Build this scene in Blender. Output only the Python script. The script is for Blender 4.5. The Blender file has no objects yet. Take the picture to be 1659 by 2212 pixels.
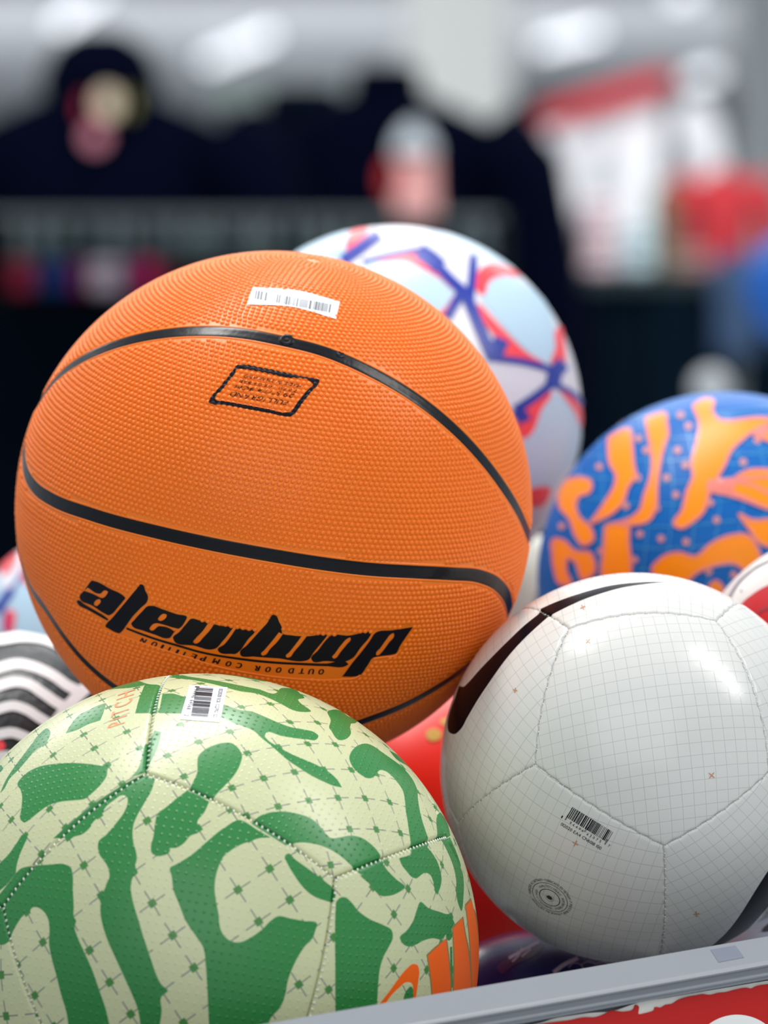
import bpy, bmesh, math, random
import numpy as np
from mathutils import Vector, Matrix, kdtree
from mathutils.geometry import delaunay_2d_cdt

random.seed(7)
rng = np.random.default_rng(7)
SC = bpy.context.scene
COL = SC.collection

# ------------------------------------------------------------------ camera, world, light, exposure
F = 12000.0                      # focal length in pixels of the 1659 x 2212 frame
CX, CY, CAMZ = 829.5, 1106.0, 1.1
cam_d = bpy.data.cameras.new('camera')
cam = bpy.data.objects.new('camera', cam_d)
COL.objects.link(cam)
cam.location = (0, 0, CAMZ)
cam.rotation_euler = (math.pi / 2, 0, 0)
cam_d.sensor_fit = 'HORIZONTAL'
cam_d.sensor_width = 36.0
cam_d.lens = 36.0 * F / 1659.0
cam_d.clip_start, cam_d.clip_end = 0.05, 120
cam_d.dof.use_dof = True
cam_d.dof.focus_distance = 2.42
cam_d.dof.aperture_fstop = 10.2
cam_d.dof.aperture_blades = 0
SC.camera = cam

world = bpy.data.worlds.new('store_air')
SC.world = world
world.use_nodes = True
wb = world.node_tree.nodes['Background']
wb.inputs[0].default_value = (0.80, 0.90, 1.0, 1)
wb.inputs[1].default_value = 0.60

SC.view_settings.view_transform = 'Standard'
SC.view_settings.look = 'None'
SC.view_settings.exposure = 0.02
SC.view_settings.gamma = 1.0
SC.view_settings.use_curve_mapping = False
SC.cycles.use_denoising = True


def area_lamp(name, loc, target, size, power, col=(1.0, 0.98, 0.95)):
    l = bpy.data.lights.new(name, 'AREA')
    l.shape = 'RECTANGLE'
    l.size, l.size_y = size
    l.energy = power
    l.color = col
    o = bpy.data.objects.new(name, l)
    COL.objects.link(o)
    o.location = loc
    d = Vector(target) - Vector(loc)
    o.rotation_euler = d.to_track_quat('-Z', 'Y').to_euler()
    return o


# the store's ceiling tubes, and unseen fill lights added among them
area_lamp('tube_light_over_bin', (-0.3, 2.95, 3.0), (0, 2.65, 1.0), (1.6, 0.22), 44)
area_lamp('tube_light_aisle', (1.8, 2.05, 3.0), (0.1, 2.55, 1.0), (0.34, 1.4), 24)
area_lamp('fill_light_behind_camera', (-0.2, -1.8, 2.7), (0, 2.55, 1.0), (4.0, 3.0), 50)  # broad unseen fill, added to brighten the balls from the front
area_lamp('tube_light_next_aisle', (-0.3, 6.2, 3.3), (0, 2.6, 1.15), (4.0, 0.4), 55)
area_lamp('tube_light_racks', (0.0, 6.9, 3.6), (0, 9.75, 1.2), (3.0, 0.3), 70)
area_lamp('tube_light_far_aisle', (0.9, 9.9, 3.6), (0.9, 13.5, 1.6), (2.0, 0.4), 110)
area_lamp('fill_light_pillar', (-0.5, 21.8, 3.6), (0.25, 25.5, 2.3), (1.2, 0.4), 115)  # unseen light added to lift the pale pillar
area_lamp('fill_light_ceiling', (-1.5, 31.5, 1.6), (-1.5, 37.5, 4.0), (10.0, 3.0), 330)  # added uplight, no fitting of the store, brightens the far ceiling


# ------------------------------------------------------------------ helpers
def lin(c):
    c = c / 255.0
    return c / 12.92 if c <= 0.04045 else ((c + 0.055) / 1.055) ** 2.4


def rgb(r, g, b):
    return (lin(r), lin(g), lin(b), 1)


def mat(name, c, rough=0.5, spec=0.5, coat=0.0, vary=0.06, scale=40.0, bump=0.0, bscale=300.0, emit=0.0, metal=0.0, sheen=0.0):
    m = bpy.data.materials.new(name)
    m.use_nodes = True
    nt = m.node_tree
    N, L = nt.nodes, nt.links
    b = N['Principled BSDF']
    b.inputs['Roughness'].default_value = rough
    b.inputs['Specular IOR Level'].default_value = spec
    b.inputs['Coat Weight'].default_value = coat
    b.inputs['Coat Roughness'].default_value = 0.08
    b.inputs['Metallic'].default_value = metal
    b.inputs['Sheen Weight'].default_value = sheen
    col = rgb(*c)
    tc = N.new('ShaderNodeTexCoord')
    nz = N.new('ShaderNodeTexNoise')
    nz.inputs['Scale'].default_value = scale
    nz.inputs['Detail'].default_value = 3
    L.new(tc.outputs['Object'], nz.inputs['Vector'])
    mx = N.new('ShaderNodeMix')
    mx.data_type = 'RGBA'
    mx.inputs[6].default_value = tuple(x * (1 - vary) for x in col[:3]) + (1,)
    mx.inputs[7].default_value = tuple(min(1, x * (1 + vary)) for x in col[:3]) + (1,)
    L.new(nz.outputs['Fac'], mx.inputs[0])
    L.new(mx.outputs[2], b.inputs['Base Color'])
    if emit:
        L.new(mx.outputs[2], b.inputs['Emission Color'])
        b.inputs['Emission Strength'].default_value = emit
    if bump:
        n2 = N.new('ShaderNodeTexNoise')
        n2.inputs['Scale'].default_value = bscale
        n2.inputs['Detail'].default_value = 2
        L.new(tc.outputs['Object'], n2.inputs['Vector'])
        bp = N.new('ShaderNodeBump')
        bp.inputs['Strength'].default_value = bump
        bp.inputs['Distance'].default_value = 0.001
        L.new(n2.outputs['Fac'], bp.inputs['Height'])
        L.new(bp.outputs[0], b.inputs['Normal'])
    m['base_mix'] = mx.name
    return m


def P(px, py, D):
    """the world point seen at pixel px, py of the photograph, at depth D"""
    return Vector(((px - CX) / F * D, D, CAMZ - (py - CY) / F * D))


def link(name, me, mats, parent=None, smooth=True):
    o = bpy.data.objects.new(name, me)
    COL.objects.link(o)
    for m in (mats if isinstance(mats, (list, tuple)) else [mats]):
        me.materials.append(m)
    if smooth and len(me.polygons):
        me.polygons.foreach_set('use_smooth', [True] * len(me.polygons))
    if parent is not None:
        o.parent = parent
    return o


def mesh(name, verts, faces, mats, parent=None, smooth=True, mi=None):
    me = bpy.data.meshes.new(name)
    me.from_pydata([tuple(v) for v in verts], [], [tuple(f) for f in faces])
    o = link(name, me, mats, parent, smooth)
    if mi is not None:
        me.polygons.foreach_set('material_index', [int(i) for i in mi])
    me.update()
    return o


def tag(o, label, cat, group=None, kind=None):
    o['label'] = label
    o['category'] = cat
    if group:
        o['group'] = group
    if kind:
        o['kind'] = kind
    return o


def empty(name, loc, label, cat, group=None):
    o = bpy.data.objects.new(name, None)
    o.empty_display_size = 0.02
    COL.objects.link(o)
    o.location = loc
    return tag(o, label, cat, group)


class MB:
    """collects verts and faces of one part"""
    def __init__(s):
        s.v, s.f = [], []

    def add(s, v, f):
        n = len(s.v)
        s.v += [tuple(x) for x in v]
        s.f += [tuple(i + n for i in q) for q in f]

    def box(s, a, b, bev=0.0):
        x0, y0, z0 = a
        x1, y1, z1 = b
        if bev <= 0:
            v = [(x0, y0, z0), (x1, y0, z0), (x1, y1, z0), (x0, y1, z0), (x0, y0, z1), (x1, y0, z1), (x1, y1, z1), (x0, y1, z1)]
            s.add(v, [(0, 3, 2, 1), (4, 5, 6, 7), (0, 1, 5, 4), (1, 2, 6, 5), (2, 3, 7, 6), (3, 0, 4, 7)])
            return
        bm = bmesh.new()
        bmesh.ops.create_cube(bm, size=1)
        for v in bm.verts:
            v.co = Vector(((x0 + x1) / 2 + v.co.x * (x1 - x0), (y0 + y1) / 2 + v.co.y * (y1 - y0), (z0 + z1) / 2 + v.co.z * (z1 - z0)))
        bmesh.ops.bevel(bm, geom=bm.edges[:], offset=bev, segments=2, affect='EDGES', profile=0.5)
        bm.verts.index_update()
        s.add([v.co[:] for v in bm.verts], [[v.index for v in f.verts] for f in bm.faces])
        bm.free()

    def tube(s, pts, rad, seg=12, caps=True, flat=1.0):
        pts = [Vector(p) for p in pts]
        n = len(pts)
        rad = rad if isinstance(rad, (list, tuple)) else [rad] * n
        rings = []
        up = Vector((0, 1, 0.01))
        for i, p in enumerate(pts):
            t = (pts[min(i + 1, n - 1)] - pts[max(i - 1, 0)]).normalized()
            a = t.cross(up)
            if a.length < 1e-3:
                a = t.cross(Vector((1, 0, 0)))
            a.normalize()
            b = a.cross(t).normalized()
            rings.append([p + (a * math.cos(k * 2 * math.pi / seg) + b * flat * math.sin(k * 2 * math.pi / seg)) * rad[i] for k in range(seg)])
        v = [q for r in rings for q in r]
        f = []
        for i in range(n - 1):
            for k in range(seg):
                k2 = (k + 1) % seg
                f.append((i * seg + k, i * seg + k2, (i + 1) * seg + k2, (i + 1) * seg + k))
        if caps:
            f.append(tuple(range(seg))[::-1])
            f.append(tuple((n - 1) * seg + k for k in range(seg)))
        s.add(v, f)

    def loft(s, rings, caps=True):
        n = len(rings[0])
        v = [q for r in rings for q in r]
        f = []
        for i in range(len(rings) - 1):
            for k in range(n):
                k2 = (k + 1) % n
                f.append((i * n + k, i * n + k2, (i + 1) * n + k2, (i + 1) * n + k))
        if caps:
            f.append(tuple(range(n))[::-1])
            f.append(tuple((len(rings) - 1) * n + k for k in range(n)))
        s.add(v, f)

    def build(s, name, m, parent=None, smooth=True):
        return mesh(name, s.v, s.f, m, parent, smooth)


# ------------------------------------------------------------------ working on a ball's surface
class Ball:
    def __init__(s, px, py, S, D):
        d = np.array([(px - CX) / F, 1, -(py - CY) / F])
        s.dc = d / np.linalg.norm(d) * D          # from the camera
        s.c = s.dc + np.array([0, 0, CAMZ])
        s.R = S / F * D
        s.face = -s.dc / np.linalg.norm(s.dc)
        s.off = Vector((0, 0, s.R))               # the thing's Empty sits at the ball's lowest point
        z = np.array([0, 0, 1.0])
        s.e1 = np.cross(z, s.face)
        s.e1 /= np.linalg.norm(s.e1)
        s.e2 = np.cross(s.face, s.e1)

    def dirs(s, pts):
        """directions from the ball's centre of surface points seen at these pixels"""
        p = np.asarray(pts, float)
        d = np.c_[(p[:, 0] - CX) / F, np.ones(len(p)), -(p[:, 1] - CY) / F]
        d /= np.linalg.norm(d, axis=1)[:, None]
        b = d @ s.dc
        disc = b * b - s.dc @ s.dc + s.R ** 2
        t = b - np.sqrt(np.maximum(disc, 0))
        n = d * t[:, None] - s.dc
        return n / np.linalg.norm(n, axis=1)[:, None]

    def base(s):
        return Vector(s.c) - s.off

    def pos(s, dirs, r):
        return dirs * np.reshape(r, (-1, 1)) + np.array(s.off)


def frame2d(c):
    c = c / np.linalg.norm(c)
    a = np.array([0, 0, 1.0]) if abs(c[2]) < 0.9 else np.array([1.0, 0, 0])
    e1 = np.cross(a, c)
    e1 /= np.linalg.norm(e1)
    return c, e1, np.cross(c, e1)


def to2d(d, fr, R):
    c, e1, e2 = fr
    x, y = d @ e1, d @ e2
    ang = np.arctan2(np.hypot(x, y), d @ c)
    h = np.maximum(np.hypot(x, y), 1e-12)
    return np.c_[x / h * ang, y / h * ang] * R * 1000     # millimetres


def from2d(p, fr, R):
    c, e1, e2 = fr
    q = p / (R * 1000)
    ang = np.hypot(q[:, 0], q[:, 1])
    h = np.maximum(ang, 1e-12)
    s = np.sin(ang) / h
    return np.cos(ang)[:, None] * c + (q[:, 0] * s)[:, None] * e1 + (q[:, 1] * s)[:, None] * e2


def inpoly(p, loop):
    x, y = p[:, 0], p[:, 1]
    r = np.zeros(len(p), bool)
    lx, ly = loop[:, 0], loop[:, 1]
    m = (x >= lx.min()) & (x <= lx.max()) & (y >= ly.min()) & (y <= ly.max())
    if not m.any():
        return r
    xs, ys = x[m], y[m]
    ins = np.zeros(len(xs), bool)
    n = len(loop)
    for i in range(n):
        x1, y1 = loop[i]
        x2, y2 = loop[(i + 1) % n]
        if y1 == y2:
            continue
        c = ((y1 > ys) != (y2 > ys)) & (xs < (x2 - x1) * (ys - y1) / (y2 - y1) + x1)
        ins ^= c
    r[m] = ins
    return r


def spline(pts, closed=True, step=4.0, smooth=True):
    """a smooth curve through traced points; a point (x, y, 0) is a sharp corner"""
    P_ = [np.array(p[:2], float) for p in pts]
    cor = [len(p) > 2 for p in pts]
    n = len(P_)
    if not smooth:
        cor = [True] * n
    out = []
    for i in range(n if closed else n - 1):
        a, b = P_[i], P_[(i + 1) % n]
        pa = P_[(i - 1) % n] if closed or i > 0 else a
        pb = P_[(i + 2) % n] if closed or i < n - 2 else b
        L = np.linalg.norm(b - a)
        k = max(1, int(L / step))

        def tang(p0, p1, p2, isc, l):
            if isc:
                return (b - a)
            d0, d1 = np.linalg.norm(p1 - p0) + 1e-9, np.linalg.norm(p2 - p1) + 1e-9
            t = ((p1 - p0) / d0 * d1 + (p2 - p1) / d1 * d0) / (d0 + d1)
            return t * l
        ta = tang(pa, a, b, cor[i], L)
        tb = tang(a, b, pb, cor[(i + 1) % n], L)
        for j in range(k):
            u = j / k
            h1, h2, h3, h4 = 2 * u ** 3 - 3 * u ** 2 + 1, u ** 3 - 2 * u ** 2 + u, -2 * u ** 3 + 3 * u ** 2, u ** 3 - u ** 2
            out.append(h1 * a + h2 * ta + h3 * b + h4 * tb)
    if not closed:
        out.append(P_[-1])
    return np.array(out)


def hexgrid(lo, hi, sp):
    xs = np.arange(lo[0], hi[0] + sp, sp)
    ys = np.arange(lo[1], hi[1] + sp, sp * 0.866)
    g = []
    for j, y in enumerate(ys):
        g.append(np.c_[xs + (sp / 2 if j % 2 else 0), np.full(len(xs), y)])
    return np.concatenate(g) if g else np.zeros((0, 2))


def cdt(points, loops):
    """constrained triangulation: free points and closed loops, in millimetres"""
    v = [Vector(p) for p in points]
    e = []
    for l in loops:
        n0 = len(v)
        v += [Vector(p) for p in l]
        e += [(n0 + i, n0 + (i + 1) % len(l)) for i in range(len(l))]
    r = delaunay_2d_cdt(v, e, [], 0, 1e-4, False)
    return np.array([p[:] for p in r[0]]), np.array([f[:] for f in r[2]])


def decal(ball, name, loops_px, m, parent, lift=0.00015, holes_px=(), sp=3.0, rad=None, smooth=True, step=4.0):
    """flat print on a ball: one mesh of all outlines (pixels), even-odd with holes"""
    V, Fc, n0 = [], [], 0
    todo = []
    for l in loops_px:
        l = spline(l, True, step, smooth) if not isinstance(l, np.ndarray) else l
        hs = []
        for h in holes_px:
            h2 = spline(h, True, step, smooth) if not isinstance(h, np.ndarray) else h
            if inpoly(h2, l).any():
                hs.append(h2)
        todo.append((l, hs))
    for l, hs in todo:
        d = ball.dirs(l)
        fr = frame2d(d.mean(0))
        o2 = to2d(d, fr, ball.R)
        h2 = [to2d(ball.dirs(h), fr, ball.R) for h in hs]
        g = hexgrid(o2.min(0), o2.max(0), sp)
        g = g[inpoly(g, o2)] if len(g) else g
        vv, ff = cdt(g, [o2] + h2)
        if not len(ff):
            continue
        cen = vv[ff].mean(1)
        ok = inpoly(cen, o2)
        for h in h2:
            ok &= ~inpoly(cen, h)
        ff = ff[ok]
        dd = from2d(vv, fr, ball.R)
        r = (rad(dd) if rad else ball.R) + lift
        V.append(ball.pos(dd, np.broadcast_to(r, (len(dd),))))
        Fc += [[i + n0 for i in f] for f in ff.tolist()]
        n0 += len(vv)
    if not V:
        return None
    return mesh(name, np.concatenate(V), Fc, m, parent)


GLYPHS = {}


def glyph(ch):
    """outline mesh of one character in em units: verts, faces, advance width"""
    if ch in GLYPHS:
        return GLYPHS[ch]
    cu = bpy.data.curves.new('glyph', 'FONT')
    cu.body = ch
    cu.resolution_u = 3
    ob = bpy.data.objects.new('glyph', cu)
    COL.objects.link(ob)
    dg = bpy.context.evaluated_depsgraph_get()
    me = bpy.data.meshes.new_from_object(ob.evaluated_get(dg))
    v = np.array([q.co[:2] for q in me.vertices]) if len(me.vertices) else np.zeros((0, 2))
    f = [tuple(p.vertices) for p in me.polygons]
    bpy.data.objects.remove(ob)
    bpy.data.curves.remove(cu)
    bpy.data.meshes.remove(me)
    GLYPHS[ch] = (v, f)
    return GLYPHS[ch]


def layout(s, bold=0.0, gap=0.08):
    V, Fc, x = [], [], 0.0
    n = 0
    for ch in s:
        if ch == ' ':
            x += 0.34
            continue
        v, f = glyph(ch)
        if not len(v):
            continue
        lo, hi = v[:, 0].min(), v[:, 0].max()
        w = v.copy()
        w[:, 0] += x - lo
        V.append(w)
        Fc += [tuple(i + n for i in q) for q in f]
        n += len(v)
        x += hi - lo + gap
    return np.concatenate(V), Fc, x - gap


def text_on(ball, name, s, p0, p1, up, m, parent, lift=0.00018, rad=None, gap=0.08, join=None):
    """lettering from pixel p0 to p1 along the baseline, 'up' = pixel vector of a capital's height"""
    v, f, w = layout(s, gap=gap)
    p0, p1, up = np.array(p0, float), np.array(p1, float), np.array(up, float)
    px = p0 + np.outer(v[:, 0] / w, p1 - p0) + np.outer(v[:, 1] / 0.69, up)
    d = ball.dirs(px)
    r = (rad(d) if rad else ball.R) + lift
    co = ball.pos(d, np.broadcast_to(r, (len(d),)))
    if join is not None:
        join.add(co, f)
        return
    return mesh(name, co, f, m, parent, smooth=True)


def quad_bars(ball, mb, tl, tr, bl, runs, t0=0.0, t1=1.0, lift=0.0002, rad=None):
    """bar-code bars inside a pixel parallelogram; runs = [(start, end)] along tl->tr"""
    tl, tr, bl = (np.array(q, float) for q in (tl, tr, bl))
    for a, b in runs:
        pts = []
        K = 6
        for k in range(K + 1):
            t = t0 + (t1 - t0) * k / K
            pts += [tl + (tr - tl) * a + (bl - tl) * t, tl + (tr - tl) * b + (bl - tl) * t]
        d = ball.dirs(np.array(pts))
        r = (rad(d) if rad else ball.R) + lift
        co = ball.pos(d, np.broadcast_to(r, (len(d),)))
        mb.add(co, [(2 * k, 2 * k + 1, 2 * k + 3, 2 * k + 2) for k in range(K)])


def bar_runs(seed, n=30, lo=0.0, hi=1.0):
    r = random.Random(seed)
    w = [r.choice((1, 1, 1, 2, 2, 3)) for _ in range(2 * n - 1)]
    t = sum(w)
    x, out = 0, []
    for i, k in enumerate(w):
        if i % 2 == 0:
            out.append((lo + (hi - lo) * x / t, lo + (hi - lo) * (x + k) / t))
        x += k
    return out


def sphere_mesh(ball, name, m, parent, nu=96, nv=48):
    bm = bmesh.new()
    bmesh.ops.create_uvsphere(bm, u_segments=nu, v_segments=nv, radius=ball.R)
    for v in bm.verts:
        v.co += ball.off
    me = bpy.data.meshes.new(name)
    bm.to_mesh(me)
    bm.free()
    return link(name, me, m, parent)


def crop(ox, oy, s):
    return lambda pts: [((p[0] / s + ox), (p[1] / s + oy)) + tuple(p[2:]) for p in pts]


# ------------------------------------------------------------------ materials
M = {}
M['bb'] = mat('orange_rubber', (246, 120, 5), 0.36, 0.5, vary=0.04, scale=25, bump=0.1, bscale=900)
M['channel'] = mat('black_rubber', (4, 5, 13), 0.27, 0.28, bump=0.12, bscale=260, vary=0.3)
M['ink'] = mat('dark_ink', (6, 6, 20), 0.5, 0.22)
M['sticker'] = mat('white_sticker', (235, 238, 243), 0.35, 0.4, vary=0.02)
M['camo'] = mat('green_print', (44, 130, 62), 0.33, 0.5, vary=0.05)
M['pale_orange_print'] = mat('pale_orange_print', (255, 150, 100), 0.4, 0.4)
M['orange_print'] = mat('orange_print', (255, 100, 0), 0.4, 0.4)
M['brown_print'] = mat('brown_print', (150, 120, 60), 0.4, 0.4)
M['thread'] = mat('white_thread', (236, 236, 224), 0.6, 0.3)
M['swoosh'] = mat('black_gloss_print', (8, 11, 20), 0.28, 0.07)
M['tan'] = mat('tan_print', (196, 140, 100), 0.3, 0.4)
M['seam'] = mat('seam_shadow', (120, 118, 112), 0.7, 0.2)
M['rim'] = mat('grey_plastic', (134, 138, 144), 0.38, 0.45, vary=0.03, scale=15, bump=0.05, bscale=500)
M['tape'] = mat('clear_tape_patch', (116, 121, 134), 0.4, 0.3)
M['paper'] = mat('torn_white_paper', (222, 221, 212), 0.8, 0.2, vary=0.05, scale=120, bump=0.2)
M['red_paper'] = mat('red_poster', (188, 14, 8), 0.5, 0.4, vary=0.05)


def panel_material(name, base, line, square, lw, dash, sq, rough, dots=0.0, dot_n=8.0, coat=0.0, micro=0.0, line_rough=None):
    """ball cover with a printed lattice on its UV map: lines, dashes and node squares; raised dots as fine relief"""
    m = mat(name, base, rough, 0.5, coat, vary=0.03, scale=20)
    nt = m.node_tree
    N, L = nt.nodes, nt.links
    b = N['Principled BSDF']
    mx0 = N[m['base_mix']]
    uv = N.new('ShaderNodeUVMap')
    uv.uv_map = 'lattice'
    sep = N.new('ShaderNodeSeparateXYZ')
    L.new(uv.outputs[0], sep.inputs[0])

    def math_(op, a, bb=None, clamp=False):
        n = N.new('ShaderNodeMath')
        n.operation = op
        n.use_clamp = clamp
        for i, q in enumerate((a, bb)):
            if q is None:
                continue
            if isinstance(q, (int, float)):
                n.inputs[i].default_value = q
            else:
                L.new(q, n.inputs[i])
        return n.outputs[0]

    def cell(q, k=1.0, off=0.5):
        a = math_('ADD', math_('MULTIPLY', q, k), off)
        return math_('ABSOLUTE', math_('SUBTRACT', math_('FRACT', a), 0.5))
    au, av = cell(sep.outputs[0]), cell(sep.outputs[1])
    l1 = math_('MULTIPLY', math_('LESS_THAN', au, lw), math_('LESS_THAN', av, dash))
    l2 = math_('MULTIPLY', math_('LESS_THAN', av, lw), math_('LESS_THAN', au, dash))
    lines = math_('MAXIMUM', l1, l2)
    if line_rough is not None:
        mrr = N.new('ShaderNodeMapRange')
        mrr.inputs['To Min'].default_value = rough
        mrr.inputs['To Max'].default_value = line_rough
        L.new(lines, mrr.inputs['Value'])
        L.new(mrr.outputs[0], b.inputs['Roughness'])
    mx = N.new('ShaderNodeMix')
    mx.data_type = 'RGBA'
    L.new(lines, mx.inputs[0])
    L.new(mx0.outputs[2], mx.inputs[6])
    mx.inputs[7].default_value = rgb(*line)
    out = mx.outputs[2]
    if sq:
        s2 = math_('MULTIPLY', math_('LESS_THAN', au, sq), math_('LESS_THAN', av, sq))
        mx2 = N.new('ShaderNodeMix')
        mx2.data_type = 'RGBA'
        L.new(s2, mx2.inputs[0])
        L.new(out, mx2.inputs[6])
        mx2.inputs[7].default_value = rgb(*square)
        out = mx2.outputs[2]
    L.new(out, b.inputs['Base Color'])
    add_dots(m, dots, dot_n, micro)
    return m


def add_dots(m, dots, dot_n, micro=0.0):
    nt = m.node_tree
    N, L = nt.nodes, nt.links
    b = N['Principled BSDF']
    if dots:
        uv = N.new('ShaderNodeUVMap')
        uv.uv_map = 'lattice'
        v = N.new('ShaderNodeTexVoronoi')
        v.voronoi_dimensions = '2D'
        v.inputs['Scale'].default_value = dot_n
        v.inputs['Randomness'].default_value = 0.12
        mp = N.new('ShaderNodeMapping')
        mp.inputs['Rotation'].default_value = (0, 0, math.pi / 4)
        L.new(uv.outputs[0], mp.inputs['Vector'])
        L.new(mp.outputs[0], v.inputs['Vector'])
        mr = N.new('ShaderNodeMapRange')
        mr.interpolation_type = 'SMOOTHSTEP'
        mr.inputs['From Min'].default_value = 0.05
        mr.inputs['From Max'].default_value = 0.21
        mr.inputs['To Min'].default_value = 1
        mr.inputs['To Max'].default_value = 0
        L.new(v.outputs['Distance'], mr.inputs['Value'])
        bp = N.new('ShaderNodeBump')
        bp.inputs['Strength'].default_value = dots
        bp.inputs['Distance'].default_value = 0.0005
        L.new(mr.outputs[0], bp.inputs['Height'])
        L.new(bp.outputs[0], b.inputs['Normal'])
    elif micro:
        tc = N.new('ShaderNodeTexCoord')
        nz = N.new('ShaderNodeTexNoise')
        nz.inputs['Scale'].default_value = 90
        nz.inputs['Detail'].default_value = 4
        L.new(tc.outputs['Object'], nz.inputs['Vector'])
        bp = N.new('ShaderNodeBump')
        bp.inputs['Strength'].default_value = micro
        bp.inputs['Distance'].default_value = 0.002
        L.new(nz.outputs['Fac'], bp.inputs['Height'])
        L.new(bp.outputs[0], b.inputs['Normal'])


M['green_cover'] = panel_material('pale_green_cover', (204, 207, 162), (112, 116, 116), (70, 132, 62), 0.016, 0.39, 0.10, 0.34, dots=0.3, dot_n=4.4)
add_dots(M['camo'], 0.6, 4.4)
M['white_cover'] = panel_material('white_gloss_cover', (216, 215, 210), (186, 187, 182), None, 0.022, 1.0, 0, 0.24, micro=0.06, line_rough=0.09)

# ------------------------------------------------------------------ the balls' places
B = dict(
    basketball=Ball(591.4, 1101.3, 555.3, 2.57158),
    green=Ball(434.9, 2054.8, 597.6, 2.4376),
    white=Ball(1372.7, 1659.3, 421.7, 2.5201),
    star=Ball(849.7, 894.9, 406.9, 2.97),
    tiger=Ball(1566.1, 1252.2, 405.0, 2.87),
    stripe=Ball(0, 1755, 390, 2.76),
    star2=Ball(220, 1445, 310, 3.15),
    red=Ball(960, 1830, 420, 2.80),
    navy=Ball(1160, 2300, 290, 2.60),
    whitered=Ball(1830, 1490, 340, 2.66),
    cream=Ball(1110, 1400, 250, 3.08),
    grey=Ball(1790, 2290, 330, 2.585),
)

# ------------------------------------------------------------------ the shop's shell
M['floor'] = mat('pale_vinyl_floor', (206, 207, 208), 0.4, 0.5, scale=3)
M['ceil'] = mat('pale_ceiling', (176, 182, 190), 0.9, 0.1, scale=0.6, vary=0.12)
M['wall'] = mat('pale_wall', (178, 186, 190), 0.9, 0.1, scale=0.5, vary=0.12)
M['dark_soffit'] = mat('dark_soffit', (62, 66, 74), 0.8, 0.2, vary=0.2, scale=1)
M['pillar'] = mat('pale_pillar', (196, 200, 200), 0.8, 0.2)
M['lamp'] = mat('lamp_diffuser', (244, 248, 255), 0.5, 0.3, vary=0.01, emit=1.5)
M['lamp_box'] = mat('lamp_housing', (200, 204, 208), 0.5)


def struct(name, a, b, m, bev=0.0):
    k = MB()
    k.box(a, b, bev)
    o = k.build(name, m, None, False)
    o['kind'] = 'structure'
    return o


struct('floor', (-12, -5, -0.1), (12, 50, 0), M['floor'])
struct('ceiling', (-12, 18, 4.0), (12, 50, 4.1), M['ceil'])
struct('wall_back', (-12, 48, 0), (12, 48.2, 4.0), M['wall'])
a_, b_ = P(1118, 0, 39), P(1612, 236, 39)
struct('trim_1', (a_.x, 38.5, b_.z), (b_.x, 47.9, 3.99), M['dark_soffit'])


def post(name, px0, px1, y, w, m):
    a, b = P(px0, 0, y), P(px1, 0, y)
    k = MB()
    k.box((a.x, y, 0), (b.x, y + w, 4.0), 0.02)
    k.box((a.x - 0.03, y - 0.03, 0), (b.x + 0.03, y + w + 0.03, 0.15), 0.01)
    o = k.build(name, m, None, False)
    o['kind'] = 'structure'
    return o


post('trim_2', 868, 1108, 25.5, 0.6, M['pillar'])
post('trim_3', 1606, 1760, 21, 0.5, M['pillar'])


def ceiling_light(p0, p1, label, w=0.05):
    """tube fitting hung under the ceiling between two pixels of its glowing line"""
    h = 3.93 - CAMZ
    d0, d1 = F * h / (CY - p0[1]), F * h / (CY - p1[1])
    a, b = P(p0[0], p0[1], d0), P(p1[0], p1[1], d1)
    mid = (a + b) / 2
    t = (b - a).normalized()
    s = Vector((t.y, -t.x, 0)).normalized()
    root = empty('ceiling_light', mid + Vector((0, 0, 0.07)), label, 'ceiling light', 'tube lights under the shop ceiling')
    L = (b - a).length / 2

    def bar(name, l, ww, z0, z1, m):
        k = MB()
        for_ = []
        n = 8
        for (x, sgn) in ((-l, -1), (l, 1)):
            for q in range(n + 1):
                an = -math.pi / 2 + math.pi * q / n
                for_.append(t * (x + sgn * math.cos(an) * ww / 2) + s * (sgn * math.sin(an) * ww / 2))
        m_ = len(for_)
        v = [p + Vector((0, 0, z0)) for p in for_] + [p + Vector((0, 0, z1)) for p in for_]
        k.add(v, [tuple(range(m_))[::-1], tuple(range(m_, 2 * m_))] + [(i, (i + 1) % m_, m_ + (i + 1) % m_, m_ + i) for i in range(m_)])
        return k.build(name, m, root, False)
    bar('diffuser', L, w, -0.10, -0.05, M['lamp'])
    bar('housing', L + 0.02, w * 0.7, -0.05, 0.0, M['lamp_box'])
    return root


ceiling_light((448, 130), (578, 76), 'long glowing tube light over the two black jackets')
ceiling_light((130, 48), (215, -12), 'glowing tube light at the upper left corner, cut by the frame')
ceiling_light((1172, 95), (1286, 68), 'long glowing tube light below the dark soffit, right of the pillar')
ceiling_light((1468, -8), (1482, -22), 'glowing tube light at the top edge, right of the long one by the pillar', 0.11)
ceiling_light((1506, 168), (1534, 158), 'short glowing tube light low above the white shirts', 0.13)

# ------------------------------------------------------------------ the bin the balls lie in
rimL, rimR = P(574, 2213, 2.28), P(1659, 2024, 2.40)
us = (rimL - rimR).normalized()
wo = Vector((us.y, -us.x, 0)).normalized()                   # outward, toward the camera side
if wo.y > 0:
    wo = -wo
vz = us.cross(wo).normalized()
if vz.z < 0:
    vz = -vz
BINM = Matrix(((us.x, wo.x, vz.x, rimL.x), (us.y, wo.y, vz.y, rimL.y), (us.z, wo.z, vz.z, rimL.z), (0, 0, 0, 1)))
bin_o = empty('display_bin', (0, 0, 0), 'grey plastic bin with stepped rim holding the balls', 'bin')
bin_o.matrix_world = BINM @ Matrix.Translation((-0.2, -0.4, -0.36))
toB = Vector((0.2, 0.4, 0.36))
S0, S1 = -0.85, 0.36


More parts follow.
